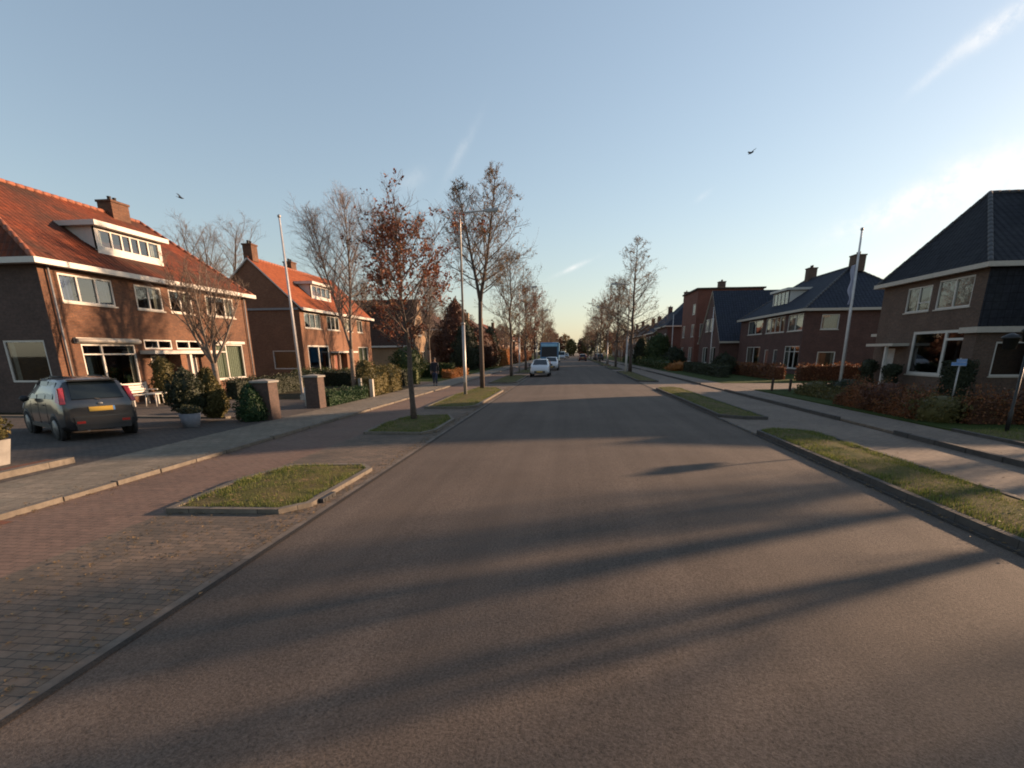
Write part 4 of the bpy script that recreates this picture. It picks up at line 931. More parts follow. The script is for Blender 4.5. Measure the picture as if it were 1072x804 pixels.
shrub('maroon_tree', 'dark maroon dense tree beside the yellow gable', (-14.6, 70, 0), [(1.4, .4), (2.6, 1.6), (2.7, 3.5), (1.9, 5.8), (.8, 7.8), (0, 8.8)], 'leaf_maroon', 6500, .17, cat='tree', seed=13, stem=.15, lump=.25)
shrub('dark_conifer', 'tall dark conifer behind the lamp post on the left', (-12.6, 66, 0), [(1.2, .1), (1.7, 1), (1.5, 3), (.9, 4.8), (0, 6)], 'leaf_dark', 5000, .14, cat='tree', seed=14, lump=.25)
shrub('maroon_tree', 'lower maroon shrub mass between lamp post and forked tree', (-12.2, 74, 0), [(1.4, .1), (2.4, 1), (2.4, 2.6), (1.5, 4.4), (0, 5.2)], 'leaf_maroon', 4500, .15, cat='tree', seed=15, lump=.25)
shrub('dark_conifer', 'dark evergreen right behind the forked tree trunk', (-11.6, 80, 0), [(1.0, .1), (1.5, 1), (1.3, 3.4), (.8, 5), (0, 5.8)], 'leaf_dark', 4000, .14, cat='tree', seed=16, lump=.2)
hedge('tall_hedge', 'bright orange beech hedge sunlit far on the left', -11.8, -10.2, 84, 97, .04, 2.3, 'leaf_orange', 4500, .13, seed=10, wav=.25)
hedge('tall_hedge', 'rust brown hedge at the far end of the left pavement', -11.5, -10.2, 103, 150, .04, 2.0, 'leaf_beech', 6000, .16, seed=11, wav=.3)
# right-hand side
def mound(label, x, y, r, h, mat, n, seed, sx=1, sy=1): return shrub('garden_shrub', label, (x, y, .06), [(r*.75, 0), (r, h*.35), (r*.85, h*.75), (r*.35, h*.97), (0, h)], mat, n, .055, seed=seed, sx=sx, sy=sy, lump=.3, group='shrubs edging the dark brick house garden')
hedge('beech_hedge', 'rust brown beech hedge along the pavement before the dark brick house', 10.4, 11.5, 17.0, 22.2, .05, .6, 'leaf_beech', 8000, .05, seed=12, wav=.22)
hedge('beech_hedge', 'rust brown beech hedge at the near edge of the right lawn', 11.2, 17.6, 16.1, 17.0, .05, .72, 'leaf_beech', 9000, .05, seed=13, wav=.22)
for i, (x, y, r, h, m_, lb) in enumerate(((10.9, 16.9, .7, .75, 'leaf_olive', 'olive low shrub on the corner of the rust brown hedges'), (11.1, 20.0, .7, .95, 'leaf_maroon', 'maroon shrub rising over the middle of the pavement hedge'), (12.2, 23.4, .7, .75, 'leaf_beech', 'bushy rust shrub at the far end of the pavement hedge'),
        (13.1, 16.4, .6, 1.0, 'leaf_maroon', 'maroon shrub by the foot of the blue street sign'), (15.2, 16.5, .6, .8, 'leaf_maroon', 'maroon low shrub right of the lantern post'), (11.9, 27.3, .8, .6, 'leaf_olive', 'olive low shrub at the foot of the right flagpole'), (13.0, 26.6, .8, .75, 'leaf_dark', 'dark low shrub just right of the flagpole foot'))):
    mound(lb, x, y, r, h, m_, 1700, 30+i)
hedge('ground_cover', 'low olive brown ground cover between the flagpole and the rust brown hedge', 11.0, 12.6, 22.3, 27.6, .05, .24, 'leaf_olive', 5000, .06, seed=44, wav=.12)
hedge('box_hedge', 'dark square clipped bush at the corner of the dark brick house', 16.6, 17.3, 25.0, 26.2, .06, 1.6, 'leaf_dark', 2600, .06, seed=14, wav=.04)
for i, (x, y, h, lb) in enumerate(((17.3, 33.5, 1.5, 'round dark bush left of the white porch door'), (17.2, 31.0, 1.3, 'round dark bush right of the white porch door'))):
    shrub('porch_bush', lb, (x, y, .06), [(.3, .0), (.3, h*.5), (.42, h*.65), (.42, h*.9), (.15, h), (0, h+.02)], 'leaf_dark', 1400, .06, seed=50+i)
hedge('beech_hedge', 'low red brown hedge under the maroon brick house', 14.6, 15.4, 40.5, 55, .05, 1.0, 'leaf_beech', 5200, .08, seed=15)
hedge('beech_hedge', 'red brown hedge beside the gap between the two right hand houses', 15.6, 25, 38.6, 39.4, .05, 1.1, 'leaf_beech', 4500, .08, seed=16)
hedge('low_hedge', 'dark hedge behind the two short posts on the right', 11.8, 12.6, 44, 58, .05, .9, 'leaf_dark', 3500, .09, seed=17)
shrub('dark_bush', 'big dark ragged bush left of the maroon brick house', (13.6, 49.6, .05), [(.5, .0), (.9, .5), (.9, 1.0), (.6, 1.5), (0, 1.9)], 'leaf_dark', 3500, .09, seed=18, lump=.35)
shrub('dark_bush', 'dark rounded bush in front of the flat topped house', (13.0, 70, .05), [(.8, .0), (1.3, .7), (1.2, 1.5), (.7, 2.2), (0, 2.6)], 'leaf_dark', 3500, .12, seed=19, lump=.3)
shrub('dark_conifer', 'slim dark conifer right of the tall pointed bare tree', (11.6, 90, .05), [(.9, .1), (1.25, 1), (1.15, 2.6), (.6, 3.9), (0, 4.4)], 'leaf_dark', 3200, .14, cat='tree', seed=20, lump=.15)
shrub('dark_conifer', 'broad dark evergreen left of the thin white flagpole', (13.6, 86, .05), [(1.5, .1), (2.0, 1), (1.9, 2.8), (1.1, 4.1), (0, 4.7)], 'leaf_green', 3800, .15, cat='tree', seed=21, lump=.2)
hedge('low_hedge', 'dark low hedge bordering far right pavement', 10.6, 11.6, 64, 110, .05, .9, 'leaf_green', 5000, .13, seed=18, wav=.2)
shrub('yellow_shrub', 'low yellowish shrub below the flat topped house', (11.8, 60, .05), [(.9, .0), (1.3, .3), (1.0, .7), (0, .95)], 'leaf_orange', 1200, .09, seed=22)
for i in range(26):                                                      # the hazy tree line where the street ends
    rr = random.Random(200+i); x = -50+i*4+rr.uniform(-1.5, 1.5); hh = rr.uniform(9, 15)*(1.0 if abs(x) > 9 else .7)
    shrub('far_tree', 'hazy brown tree in the line closing the end of the street', (x, 262+rr.uniform(-15, 40), 0), [(hh*.12, hh*.1), (hh*.28, hh*.35), (hh*.27, hh*.7), (hh*.12, hh*.95), (0, hh)], rr.choice(['leaf_dry', 'leaf_olive', 'leaf_maroon']), 700, .6, cat='tree', seed=60+i, stem=.3, lump=.3, group='trees closing the end of the street', core=False)

# ------------------------------------------------------------------ cars
def car(name, label, loc, heading, Lc=4.1, Wc=1.69, Hc=1.5, paint='car_grey', style='hatch', group=None, lod=False, plate='yellow'):
    """local frame: x forward from the rear bumper (centred), z up"""
    k = Hc/1.5; h = Wc/2
    if style == 'hatch': ST = [(0, .80*h, .40, .80, .80*h, .82, .7*h), (.05, .93*h, .28, .96, .92*h, 1.0, .80*h), (.34, h, .22, 1.0, .965*h, 1.44*k, .70*h), (.8, h, .22, 1.0, .97*h, 1.5*k, .72*h), (1.9, h, .22, .97, .97*h, 1.5*k, .72*h), (2.45, h, .22, .95, .965*h, 1.45*k, .70*h), (3.25, h, .22, .96, .95*h, 1.0, .82*h), (3.85, .96*h, .24, .82, .88*h, .85, .74*h), (4.03, .86*h, .30, .68, .8*h, .71, .66*h), (4.1, .72*h, .42, .58, .66*h, .6, .55*h)]
    elif style == 'van': ST = [(0, .92*h, .40, 1.05, .92*h, 1.1, .9*h), (.04, .97*h, .30, 1.1, .97*h, Hc*.96, .9*h), (.2, h, .26, 1.1, h, Hc, .9*h), (2.6, h, .26, 1.1, h, Hc, .9*h), (3.3, h, .26, 1.1, .98*h, Hc*.97, .86*h), (3.9, h, .26, 1.1, .95*h, 1.15, .85*h), (4.4, .9*h, .3, .95, .86*h, .98, .75*h), (4.5, .8*h, .4, .7, .75*h, .72, .65*h)]
    sc = Lc/ST[-1][0]
    ST = [(a*sc-Lc/2, *r) for a, *r in ST]
    t = thing(name, label, 'car' if style != 'van' else 'van', loc, heading, group)
    def ring(s_):
        x, w_, zb, zt, wb, zr, wr = s_
        half = [(.0, zb), (w_*.82, zb), (w_, zb+.12), (w_, .62 if zt > .7 else zb+.16), (wb, zt), ((wb+wr)/2+.03, (zt+zr)/2), (wr, zr-.03 if zr > 1.2 else zr), (wr*.8, zr+.015), (0, zr+.03)]
        return [(x, y, z) for y, z in half]+[(x, -y, z) for y, z in half[-2:0:-1]]
    rg = [ring(s_) for s_ in ST]; m_ = len(rg[0]); mb = MB(); mb.add([p for r in rg for p in r], [(i*m_+j, i*m_+(j+1) % m_, (i+1)*m_+(j+1) % m_, (i+1)*m_+j) for i in range(len(rg)-1) for j in range(m_)]+[tuple(range(m_-1, -1, -1)), tuple(range((len(rg)-1)*m_, len(rg)*m_))])
    mb.f = [f[::-1] for f in mb.f]; mb.sm = [True]*len(mb.sm); mb.sm[-1] = mb.sm[-2] = False
    body = mb.build('body', M[paint], t, local=True)
    bm = bmesh.new(); bm.from_mesh(body.data); bmesh.ops.recalc_face_normals(bm, faces=bm.faces); bm.to_mesh(body.data); bm.free()
    md = body.modifiers.new('bevel', 'BEVEL'); md.width = .025; md.segments = 2; md.limit_method = 'ANGLE'; md.angle_limit = R(25)
    def sect(x):
        for a, b in zip(ST, ST[1:]):
            if a[0] <= x <= b[0]: f = (x-a[0])/(b[0]-a[0]); return [p+(q-p)*f for p, q in zip(a, b)]
        return list(ST[-1])
    def sp(x, v, s):        # point on the side glasshouse; v 0 belt .. 1 roof edge
        _, w_, zb, zt, wb, zr, wr = sect(x); z = zt+(zr-.03-zt)*v; mid = (wb+wr)/2+.03
        y = wb+(mid-wb)*v*2 if v < .5 else mid+(wr-mid)*(v-.5)*2; return (x, s*(y+.012), z+.004)
    def panel(nm, mat, pts, off=.0):
        m2 = MB(); n = len(pts); c = sum((Vector(p) for p in pts), Vector())/n
        nr = (Vector(pts[1])-Vector(pts[0])).cross(Vector(pts[2])-Vector(pts[0])).normalized()
        if nr.dot(c-Vector((c.x*.5, 0, .8))) < 0: nr = -nr
        o = [Vector(p)+nr*off for p in pts]; i_ = [Vector(p)-nr*.03 for p in pts]
        m2.add(o+i_, [tuple(range(n)), tuple(range(2*n-1, n-1, -1))]+[(i, n+i, n+(i+1) % n, (i+1) % n) for i in range(n)]); return m2.build(nm, M[mat], t, local=True)
    X = lambda f: f*Lc-Lc/2
    xr0, xr1 = ST[1][0], ST[2][0]
    if style == 'hatch':
        for s in (1, -1):
            for a, b in ((.145, .29), (.305, .475), (.49, .66)):
                va = .9; xa, xb = X(a), X(b); pb = [sp(xa, .08, s), sp(xb, .08, s)]
                tb = X(min(b, .60)); ta = X(a+.012 if a > .2 else a+.02)
                pts = [sp(xa, .08, s), sp(xb, .08, s), sp(tb, va if b < .6 else .86, s), sp(ta, va, s)]
                panel('side_window', 'carglass', pts, .004)
        zt, zr, wb, wr = ST[1][3], ST[2][5], ST[1][4], ST[2][6]
        def rp(u, v): x = xr0+(xr1-xr0)*v; w_ = ST[1][6]+(wr-ST[1][6])*v; return (x-.035, u*w_, ST[1][5]+(ST[2][5]-ST[1][5])*v)
        panel('rear_window', 'carglass', [rp(-.84, .08), rp(.84, .08), rp(.84, .93), rp(-.84, .93)], .012)
        a, b = ST[5], ST[6]
        def fp(u, v): return (b[0]+(a[0]-b[0])*v+.03, u*(b[6]+(a[6]-b[6])*v), b[5]+(a[5]-b[5])*v+.03)
        panel('windscreen', 'carglass', [fp(-.9, .05), fp(.9, .05), fp(.88, .95), fp(-.88, .95)], .014)
        for s in (1, -1):
            panel('tail_light', 'redlens', [(xr0-.03, s*.84*h, .93), (xr0-.02, s*.97*h, .93), (xr1-.13, s*.88*h, 1.28*k), (xr1-.10, s*.76*h, 1.29*k)], .02)
            panel('tail_light', 'redlens', [(xr0-.0, s*.955*h, .93), (xr0+.20, s*.985*h, .98), (xr1+.0, s*.86*h, 1.28*k), (xr1-.12, s*.88*h, 1.28*k)], .02)
            panel('headlight', 'clearlens', [(X(.925), s*.93*h, .66), (X(.985), s*.62*h, .62), (X(.975), s*.60*h, .73), (X(.92), s*.88*h, .80)], .03)
            m2 = MB(); m2.sphere((X(.62), s*(h+.12), 1.0), .11, 10, 6, 0, (.6, 1, .75)); m2.build('wing_mirror', M['plastic'], t, local=True)
        m2 = MB(); m2.box(-Lc/2-.055, -Lc/2+.06, -.72*h, .72*h, .40, .60); m2.build('rear_bumper', M[paint], t, local=True)
        m2 = MB(); m2.tube([(xr0-.05, -.02, 1.02), (xr0+.02, .18, 1.08), (xr0+.09, .42, 1.17)], .009, 5); m2.build('rear_wiper', M['black'], t, local=True)
        m2 = MB(); m2.box(-Lc/2-.022, -Lc/2+.0, -.30, -.262, .73, .84); m2.build('plate_strip', M['bluesign'], t, local=True)
        m2 = MB(); m2.tube([(-Lc/2-.02, .42*h, .27), (-Lc/2+.2, .42*h, .28)], .03, 8); m2.build('exhaust', M['steel'], t, local=True)
        for s in (1, -1):
            m2 = MB(); m2.box(-Lc/2-.062, -Lc/2, s*.58*h-.09, s*.58*h+.09, .44, .50); m2.build('reflector', M['redlens'], t, local=True)
            for a in (.30, .48):
                m2 = MB(); m2.tube([(X(a+.035), s*(h*.985+.012), .86), (X(a+.07), s*(h*.985+.012), .86)], .014, 6); m2.build('door_handle', M['plastic'], t, local=True)
            for a in (.30, .482, .668):
                pts_ = [(X(a), s*(sect(X(a))[1]+.002), z) for z in (.36, .5, .62)]+[(X(a), s*(sect(X(a))[4]+.004), .93)]
                m2 = MB(); m2.tube(pts_, .006, 4); m2.build('door_gap', M['black'], t, local=True)
            m2 = MB(); m2.box(X(.27), X(.70), s*(h+.004)-.012, s*(h+.004)+.012, .27, .37); m2.build('side_skirt', M['plastic'], t, local=True)
        m2 = MB(); m2.box(-Lc/2-.045, -Lc/2+.08, -.7*h, .7*h, .27, .40); m2.build('bumper_skirt', M['plastic'], t, local=True)
        m2 = MB(); m2.box(-Lc/2-.02, -Lc/2+.02, -.26, .26, .73, .84, 0); pl = m2.build('number_plate', M[plate], t, local=True)
        m2 = MB(); m2.box(xr1-.16, xr1+.06, -.62*h, .62*h, 1.44*k, 1.475*k); m2.build('roof_spoiler', M[paint], t, local=True)
        m2 = MB(); m2.sphere((xr0-.045, 0, .915), .055, 10, 6, 0, (.3, 1.3, .7)); m2.build('badge', M['alloy'], t, local=True)
        m2 = MB(); m2.box(Lc/2-.02, Lc/2+.03, -.55*h, .55*h, .36, .52); m2.build('grille', M['plastic'], t, local=True)
        m2 = MB(); m2.box(Lc/2+.02, Lc/2+.045, -.26, .26, .40, .51); m2.build('number_plate', M['yellow'], t, local=True)
        m2 = MB(); m2.tube([(X(.2), -.5*h, 1.53*k), (X(.5), -.5*h, 1.53*k)], .015, 6); m2.build('roof_rail', M['plastic'], t, local=True)
        m2 = MB(); m2.tube([(X(.2), .5*h, 1.53*k), (X(.5), .5*h, 1.53*k)], .015, 6); m2.build('roof_rail', M['plastic'], t, local=True)
    for fx in (.175, .80):
        for s in (1, -1):
            r = .315; y0_, y1_ = s*(h-.20), s*(h+.006); n = 22; m2 = MB()
            m2.lathe([(.0, .0), (r*.66, .0), (r*.93, -.02), (r, .03), (r, .17), (r*.93, .22), (0, .22)], n)
            m2.v = [(X(fx)+a, s*(h+.012)-s*c_, r+b) for a, b, c_ in m2.v]; w_ = m2.build('wheel', M['rubber'], t, local=True)
            m3 = MB(); m3.lathe([(0, -.03), (.05, -.03), (.08, -.01), (r*.62, -.012), (r*.66, .01)], n); m3.v = [(X(fx)+a, s*(h+.014)-s*c_, r+b) for a, b, c_ in m3.v]; m3.build('rim', M['alloy'], w_, local=True)
            m4 = MB(); m4.lathe([(r*1.0, -.0), (r*1.17, -.0), (r*1.17, .1), (r*1.0, .1)], n); m4.v = [(X(fx)+a, s*(h+.004)-s*c_, r+b) for a, b, c_ in m4.v if True]; m4.build('wheel_arch', M['plastic'], t, local=True)
    if style == 'van':
        a, b = ST[4], ST[5]
        fpv = lambda u, v: (b[0]+(a[0]-b[0])*v+.03, u*(b[6]+(a[6]-b[6])*v), b[5]+(a[5]-b[5])*v+.03)
        panel('windscreen', 'carglass', [fpv(-.94, .05), fpv(.94, .05), fpv(.9, .95), fpv(-.9, .95)], .014)
        for s in (1, -1):
            panel('side_window', 'carglass', [sp(X(.6), .1, s), sp(X(.84), .1, s), sp(X(.75), .8, s), sp(X(.6), .8, s)], .004)
            panel('headlight', 'clearlens', [(X(.95), s*.9*h, .72), (X(.99), s*.6*h, .66), (X(.985), s*.6*h, .80), (X(.95), s*.88*h, .90)], .03)
            panel('tail_light', 'redlens', [(-Lc/2-.01, s*.8*h, .8), (-Lc/2-.01, s*.93*h, .8), (-Lc/2+.02, s*.93*h, 1.2), (-Lc/2+.02, s*.8*h, 1.2)], .01)
        panel('rear_window', 'carglass', [(-Lc/2+.035, -.6*h, 1.2), (-Lc/2+.035, .6*h, 1.2), (-Lc/2+.035, .6*h, Hc*.88), (-Lc/2+.035, -.6*h, Hc*.88)], .01)
        m2 = MB(); m2.box(Lc/2-.02, Lc/2+.03, -.6*h, .6*h, .36, .55); m2.build('grille', M['plastic'], t, local=True)
    return t
hd = math.atan2(.5, -.866)
fw = Vector((math.cos(hd), math.sin(hd), 0)); rc = Vector((-12.62, 12.92, .055))
car('parked_car', 'grey hatchback with tall red tail lights parked on the left driveway', rc+fw*1.24, hd, 3.85, 1.69, 1.54)
car('parked_car', 'white car facing the camera, nearest at the left kerb', (-2.55, 49.4, .01), R(-90), 4.2, 1.72, 1.48, 'car_white')
car('parked_car', 'second white car facing the camera, just before the blue lorry', (-2.1, 65.5, .01), R(-90), 4.2, 1.74, 1.5, 'car_white')
car('moving_car', 'small dark red car far down the road near the vanishing point', (3.0, 124, .03), R(90), 4.0, 1.7, 1.5, 'car_red')
car('parked_van', 'distant white van left of the dark red car', (-2.0, 150, .02), R(-90), 4.8, 1.9, 2.1, 'car_white', 'van')
car('parked_car', 'distant black car parked at the right beyond the row of trees', (7.2, 132, .02), R(90), 4.2, 1.74, 1.5, 'car_black')
car('parked_car', 'distant silver car beside the right pavement behind the black one', (7.2, 146, .02), R(90), 4.2, 1.74, 1.5, 'car_silver')
car('moving_car', 'tiny silver car almost at the vanishing point', (-1.0, 185, .02), R(-90), 4.2, 1.74, 1.5, 'car_silver')
# the blue lorry
t = thing('lorry', 'blue box lorry with a pale visor behind the two white cars', 'lorry', (-2.7, 77.5, .02), R(-90))
mb = MB(); hw = 1.2
P = [(3.4, .45), (3.45, 1.25), (3.38, 1.4), (3.2, 3.1), (3.0, 3.3), (1.5, 3.35), (1.5, .45)]
mb.add([(x, -hw, z) for x, z in P]+[(x, hw, z) for x, z in P], [tuple(range(7)), tuple(range(13, 6, -1))]+[(i, 7+i, 7+(i+1) % 7, (i+1) % 7) for i in range(7)]); mb.build('cab', M['car_blue'], t, local=True)
mb = MB(); mb.box(-3.6, 1.3, -1.24, 1.24, .9, 3.3); mb.build('cargo_box', plain('blue_tarpaulin', (.05, .20, .34), .7), t, local=True)
mb = MB(); mb.add([(3.385, -1.08, 1.45), (3.385, 1.08, 1.45), (3.23, 1.05, 2.75), (3.23, -1.05, 2.75)], ((0, 1, 2, 3),)); mb.v = [(x+.015, y, z) for x, y, z in mb.v]; mb.build('windscreen', M['black'], t, local=True)
mb = MB(); mb.box(3.1, 3.34, -1.1, 1.1, 2.8, 3.15); mb.build('sun_visor', plain('pale_visor', (.30, .55, .70), .5), t, local=True)
mb = MB(); mb.box(3.4, 3.5, -1.18, 1.18, .4, .78); mb.build('bumper', M['plastic'], t, local=True)
for s in (-1, 1):
    mb = MB(); mb.box(3.45, 3.52, s*.95-.16, s*.95+.16, .82, 1.0); mb.build('headlight', M['clearlens'], t, local=True)
    mb = MB(); mb.box(3.15, 3.25, s*1.38-.1, s*1.38+.1, 1.7, 2.15); mb.build('wing_mirror', M['plastic'], t, local=True)
    for x in (2.4, -2.3):
        mb = MB(); mb.lathe([(0, 0), (.3, 0), (.46, 0), (.48, .06), (.48, .26), (.3, .28), (0, .28)], 18); mb.v = [(x+a, s*1.2-s*c_, .48+b) for a, b, c_ in mb.v]; mb.build('wheel', M['rubber'], t, local=True)
mb = MB(); mb.box(-3.5, 3.0, -.5, .5, .5, .9); mb.build('chassis', M['plastic'], t, local=True)

# ------------------------------------------------------------------ street furniture
def lamp(label, loc, side, hgt=8.2, arm=1.2, group=None):
    t = thing('street_lamp', label, 'street lamp', loc, 0, group)
    mb = MB(); mb.tube([(0, 0, -.1), (0, 0, 1.2), (0, 0, 3.4)], [.085, .085, .08], 12); mb.tube([(0, 0, 3.4), (0, 0, hgt-.35), (0, 0, hgt)], [.055, .045, .04], 10); mb.build('pole', M['steel'], t, local=True)
    mb = MB(); mb.tube([(0, 0, 3.36), (0, 0, 3.44)], .095, 12); mb.build('collar', M['steel'], t, local=True)
    mb = MB(); mb.tube([(0, 0, hgt-.02), (side*.25, 0, hgt+.06), (side*arm, 0, hgt+.12)], [.038, .035, .03], 8); mb.build('arm', M['steel'], t, local=True)
    mb = MB(); a = side*arm; mb.add([(a-side*.05, -.07, hgt+.08), (a-side*.05, .07, hgt+.08), (a+side*.65, .13, hgt+.10), (a+side*.65, -.13, hgt+.10), (a-side*.05, -.06, hgt+.17), (a-side*.05, .06, hgt+.17), (a+side*.6, .1, hgt+.22), (a+side*.6, -.1, hgt+.22)], ((0, 3, 2, 1), (4, 5, 6, 7), (0, 1, 5, 4), (1, 2, 6, 5), (2, 3, 7, 6), (3, 0, 4, 7)))
    hd_ = mb.build('lamp_head', M['steel'], t, local=True)
    mb = MB(); mb.box(min(a+side*.05, a+side*.6), max(a+side*.05, a+side*.6), -.09, .09, hgt+.05, hgt+.09); mb.build('lamp_lens', M['lampglass'], hd_, local=True)
    mb = MB(); mb.box(-.05, .05, -.092, -.07, .6, .95); mb.build('hatch', M['steel'], t, local=True)
    return t
L1_ = lamp('tall grey street lamp with arm over the road, left of the forked tree', (-5.2, 26.8, .1), 1)
copy_thing(L1_, (-5.2, 57, .1), 0, 'grey street lamp behind the nearest white car'); copy_thing(L1_, (-5.2, 88, .1), 0, 'distant street lamp in the left tree row')
r1_ = lamp('grey street lamp on the right verge before the tall pointed tree', (5.75, 56.0, .1), -1)
copy_thing(r1_, (5.75, 84, .1), 0, 'second street lamp on the right verge, among the bare trees'); copy_thing(r1_, (5.75, 114, .1), 0, 'third street lamp on the right verge, near the vanishing point')
def flagpole(label, loc, h, top, r=.068, banner=False):
    t = thing('flagpole', label, 'flagpole', loc); mb = MB(); mb.tube([(0, 0, -.1), (top[0]*.5, top[1]*.5, h*.5), (top[0], top[1], h)], [r, r*.85, r*.55], 12); mb.build('pole', M['polewhite'], t, local=True)
    mb = MB(); mb.sphere((top[0], top[1], h+.05), .075, 12, 8); mb.build('finial', M['steel'], t, local=True)
    mb = MB(); mb.tube([(r+.02, 0, .9), (top[0]*.95+.04, top[1], h*.96)], .006, 4); mb.build('halyard', M['polewhite'], t, local=True)
    mb = MB(); mb.box(-.09, .09, -.09, .09, -.02, .25); mb.build('base_bracket', M['steel'], t, local=True)
    return t
flagpole('white flagpole in front of the gable side of the orange brick house', (-12.45, 24.05, .05), 7.75, (-.12, 0))
fp = flagpole('white flagpole with a limp pennant, before the dark brick house', (13.45, 28.4, .06), 7.35, (-.12, 0))
flagpole('thin white flagpole in front of the steep gable', (14.0, 56.2, .05), 6.0, (-.1, 0), .05)
flagpole('distant white flagpole beside the broad dark evergreen', (14.6, 80.5, .05), 6.9, (-.1, 0), .06)
# the limp pennant
mb = MB(); pts = []; rr = random.Random(4)
for i in range(13):
    z = 6.0-i*.15; wd = .26*(1-i/16)+.05*math.sin(i*1.1)
    for j in range(6): pts.append((13.45-.12+.05-.05*j/5*0-wd*j/5-.02*i*.3, 28.4+.05*math.sin(j*2.2+i*.5)+.03, z-.10*j/5*(i < 11)))
mb.add(pts, [(i*6+j, i*6+j+1, (i+1)*6+j+1, (i+1)*6+j) for i in range(12) for j in range(5)]); mb.sm = [True]*len(mb.sm)
tag(mb.build('pennant', M['flagcloth'], None, (13.33, 28.4, 4.2)), 'long pale blue white pennant hanging limp from the right flagpole', 'flag')
def gatepost(label, x, y, w_=.56, d=.56, h=1.2, group='brick gateposts at the driveway'):
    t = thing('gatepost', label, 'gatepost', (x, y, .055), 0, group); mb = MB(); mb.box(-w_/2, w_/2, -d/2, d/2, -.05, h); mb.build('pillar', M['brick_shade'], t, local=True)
    mb = MB(); a, b = w_/2+.05, d/2+.05; mb.add([(-a, -b, h), (a, -b, h), (a, b, h), (-a, b, h), (-a, -b, h+.06), (a, -b, h+.06), (a, b, h+.06), (-a, b, h+.06), (0, 0, h+.12)], ((0, 3, 2, 1), (0, 1, 5, 4), (1, 2, 6, 5), (2, 3, 7, 6), (3, 0, 4, 7), (4, 5, 8), (5, 6, 8), (6, 7, 8), (7, 4, 8))); mb.build('capstone', M['concrete'], t, local=True)
gatepost('brick gatepost right behind the small bright green conifer', -9.95, 16.75)
gatepost('brick gatepost at the end of the green kerb hedge', -10.1, 20.55)
def post(name, label, loc, h, r, mat, cat='post', square=False):
    mb = MB(); x, y, z = loc
    if square: mb.box(x-r, x+r, y-r, y+r, z-.08, z+h)
    else: mb.tube([(x, y, z-.1), (x, y, z+h*.97), (x, y, z+h)], [r, r, r*.75], 10)
    return tag(mb.build(name, M[mat], None, loc), label, cat)
post('gate_post', 'pale grey square post at the pavement, left of the pair', (-10.1, 25.3, .06), .92, .07, 'concrete', square=True)
post('gate_post', 'cream square post at the pavement, right of the pair', (-9.75, 25.9, .06), .85, .085, 'offwhite', square=True)
post('short_bollard', 'white bollard in the gateway beside the second gatepost', (-10.9, 21.3, .055), .75, .06, 'white', 'bollard')
post('wooden_post', 'short dark post on the grass, left of the pair on the right', (10.6, 29.4, .07), .62, .05, 'wood', square=True)
post('wooden_post', 'short dark post on the grass, right of the pair', (11.3, 28.9, .07), .62, .05, 'wood', square=True)
post('white_marker_post', 'thick white post at the foot of the tall pointed tree', (5.6, 54.6, .1), 1.75, .10, 'white')
# planters
def planter(label, x, y, z, r, h, mat, plant, pn, pl_h, seed, sq=False):
    t = thing('planter', label, 'planter', (x, y, z)); mb = MB(); n = 4 if sq else 18
    mb.lathe([(.001, 0), (r*.72, 0), (r, h), (r*.88, h), (r*.84, h-.06), (.001, h-.06)], n, smooth=not sq); p = mb.build('pot', M[mat], t, local=True)
    if sq: p.rotation_euler = (0, 0, R(45))
    m2 = MB(); rr = random.Random(seed)
    for _ in range(14):
        a = rr.uniform(0, 6.3); q = rr.uniform(.1, .9)*r; m2.tube([(math.cos(a)*q*.4, math.sin(a)*q*.4, h-.07), (math.cos(a)*q, math.sin(a)*q, h+pl_h*rr.uniform(.5, 1))], .006, 3, 0, False)
    def pt(): a, b = rr.uniform(0, 6.3), rr.random()**.5; z_ = rr.uniform(0, 1); return Vector((math.cos(a)*b*r*1.25*math.sin(.5+z_*2.2), math.sin(a)*b*r*1.25*math.sin(.5+z_*2.2), h-.03+z_*pl_h))
    leafcloud(m2, pt, pn, .055, rr); m2.build('plant', M[plant], t, local=True); return t
planter('grey bucket planter on the pavement edge under the round dark bush', -11.25, 14.75, .055, .30, .42, 'terra', 'leaf_dark', 260, .25, 5)
planter('pale square planter with an olive plant at the left picture edge', -11.42, 9.15, .055, .38, .50, 'concrete', 'leaf_olive', 900, .55, 6, True)
# white garden bench
t = thing('garden_bench', 'white slatted garden bench beneath the large window of the brown house', 'bench', (-18.6, 21.45, .055), R(90))
mb = MB()
for i in range(4): mb.box(-.75, .75, -.38+i*.11, -.30+i*.11, .43, .46)
mb.build('seat', M['white'], t, local=True)
mb = MB()
for i in range(4): mb.box(-.75, .75, .10+i*.02, .125+i*.02, .52+i*.11, .60+i*.11)
mb.build('backrest', M['white'], t, local=True)
for s in (-1, 1):
    for y in (-.34, .12):
        mb = MB(); mb.box(s*.68-.03, s*.68+.03, y-.03, y+.03, -.01, .43 if y < 0 else .97); mb.build('leg', M['white'], t, local=True)
    mb = MB(); mb.box(s*.70-.03, s*.70+.03, -.38, .12, .62, .66); mb.build('armrest', M['white'], t, local=True)
t = thing('garden_table', 'low white garden table beside the bench, by the parked car', 'table', (-17.6, 21.4, .055), R(90))
mb = MB(); mb.box(-.55, .55, -.3, .3, .5, .54); mb.build('tabletop', M['white'], t, local=True)
for sx in (-.45, .45):
    for sy in (-.22, .22):
        mb = MB(); mb.tube([(sx*1.15, sy*1.1, 0), (sx, sy, .5)], .025, 6); mb.build('leg', M['white'], t, local=True)
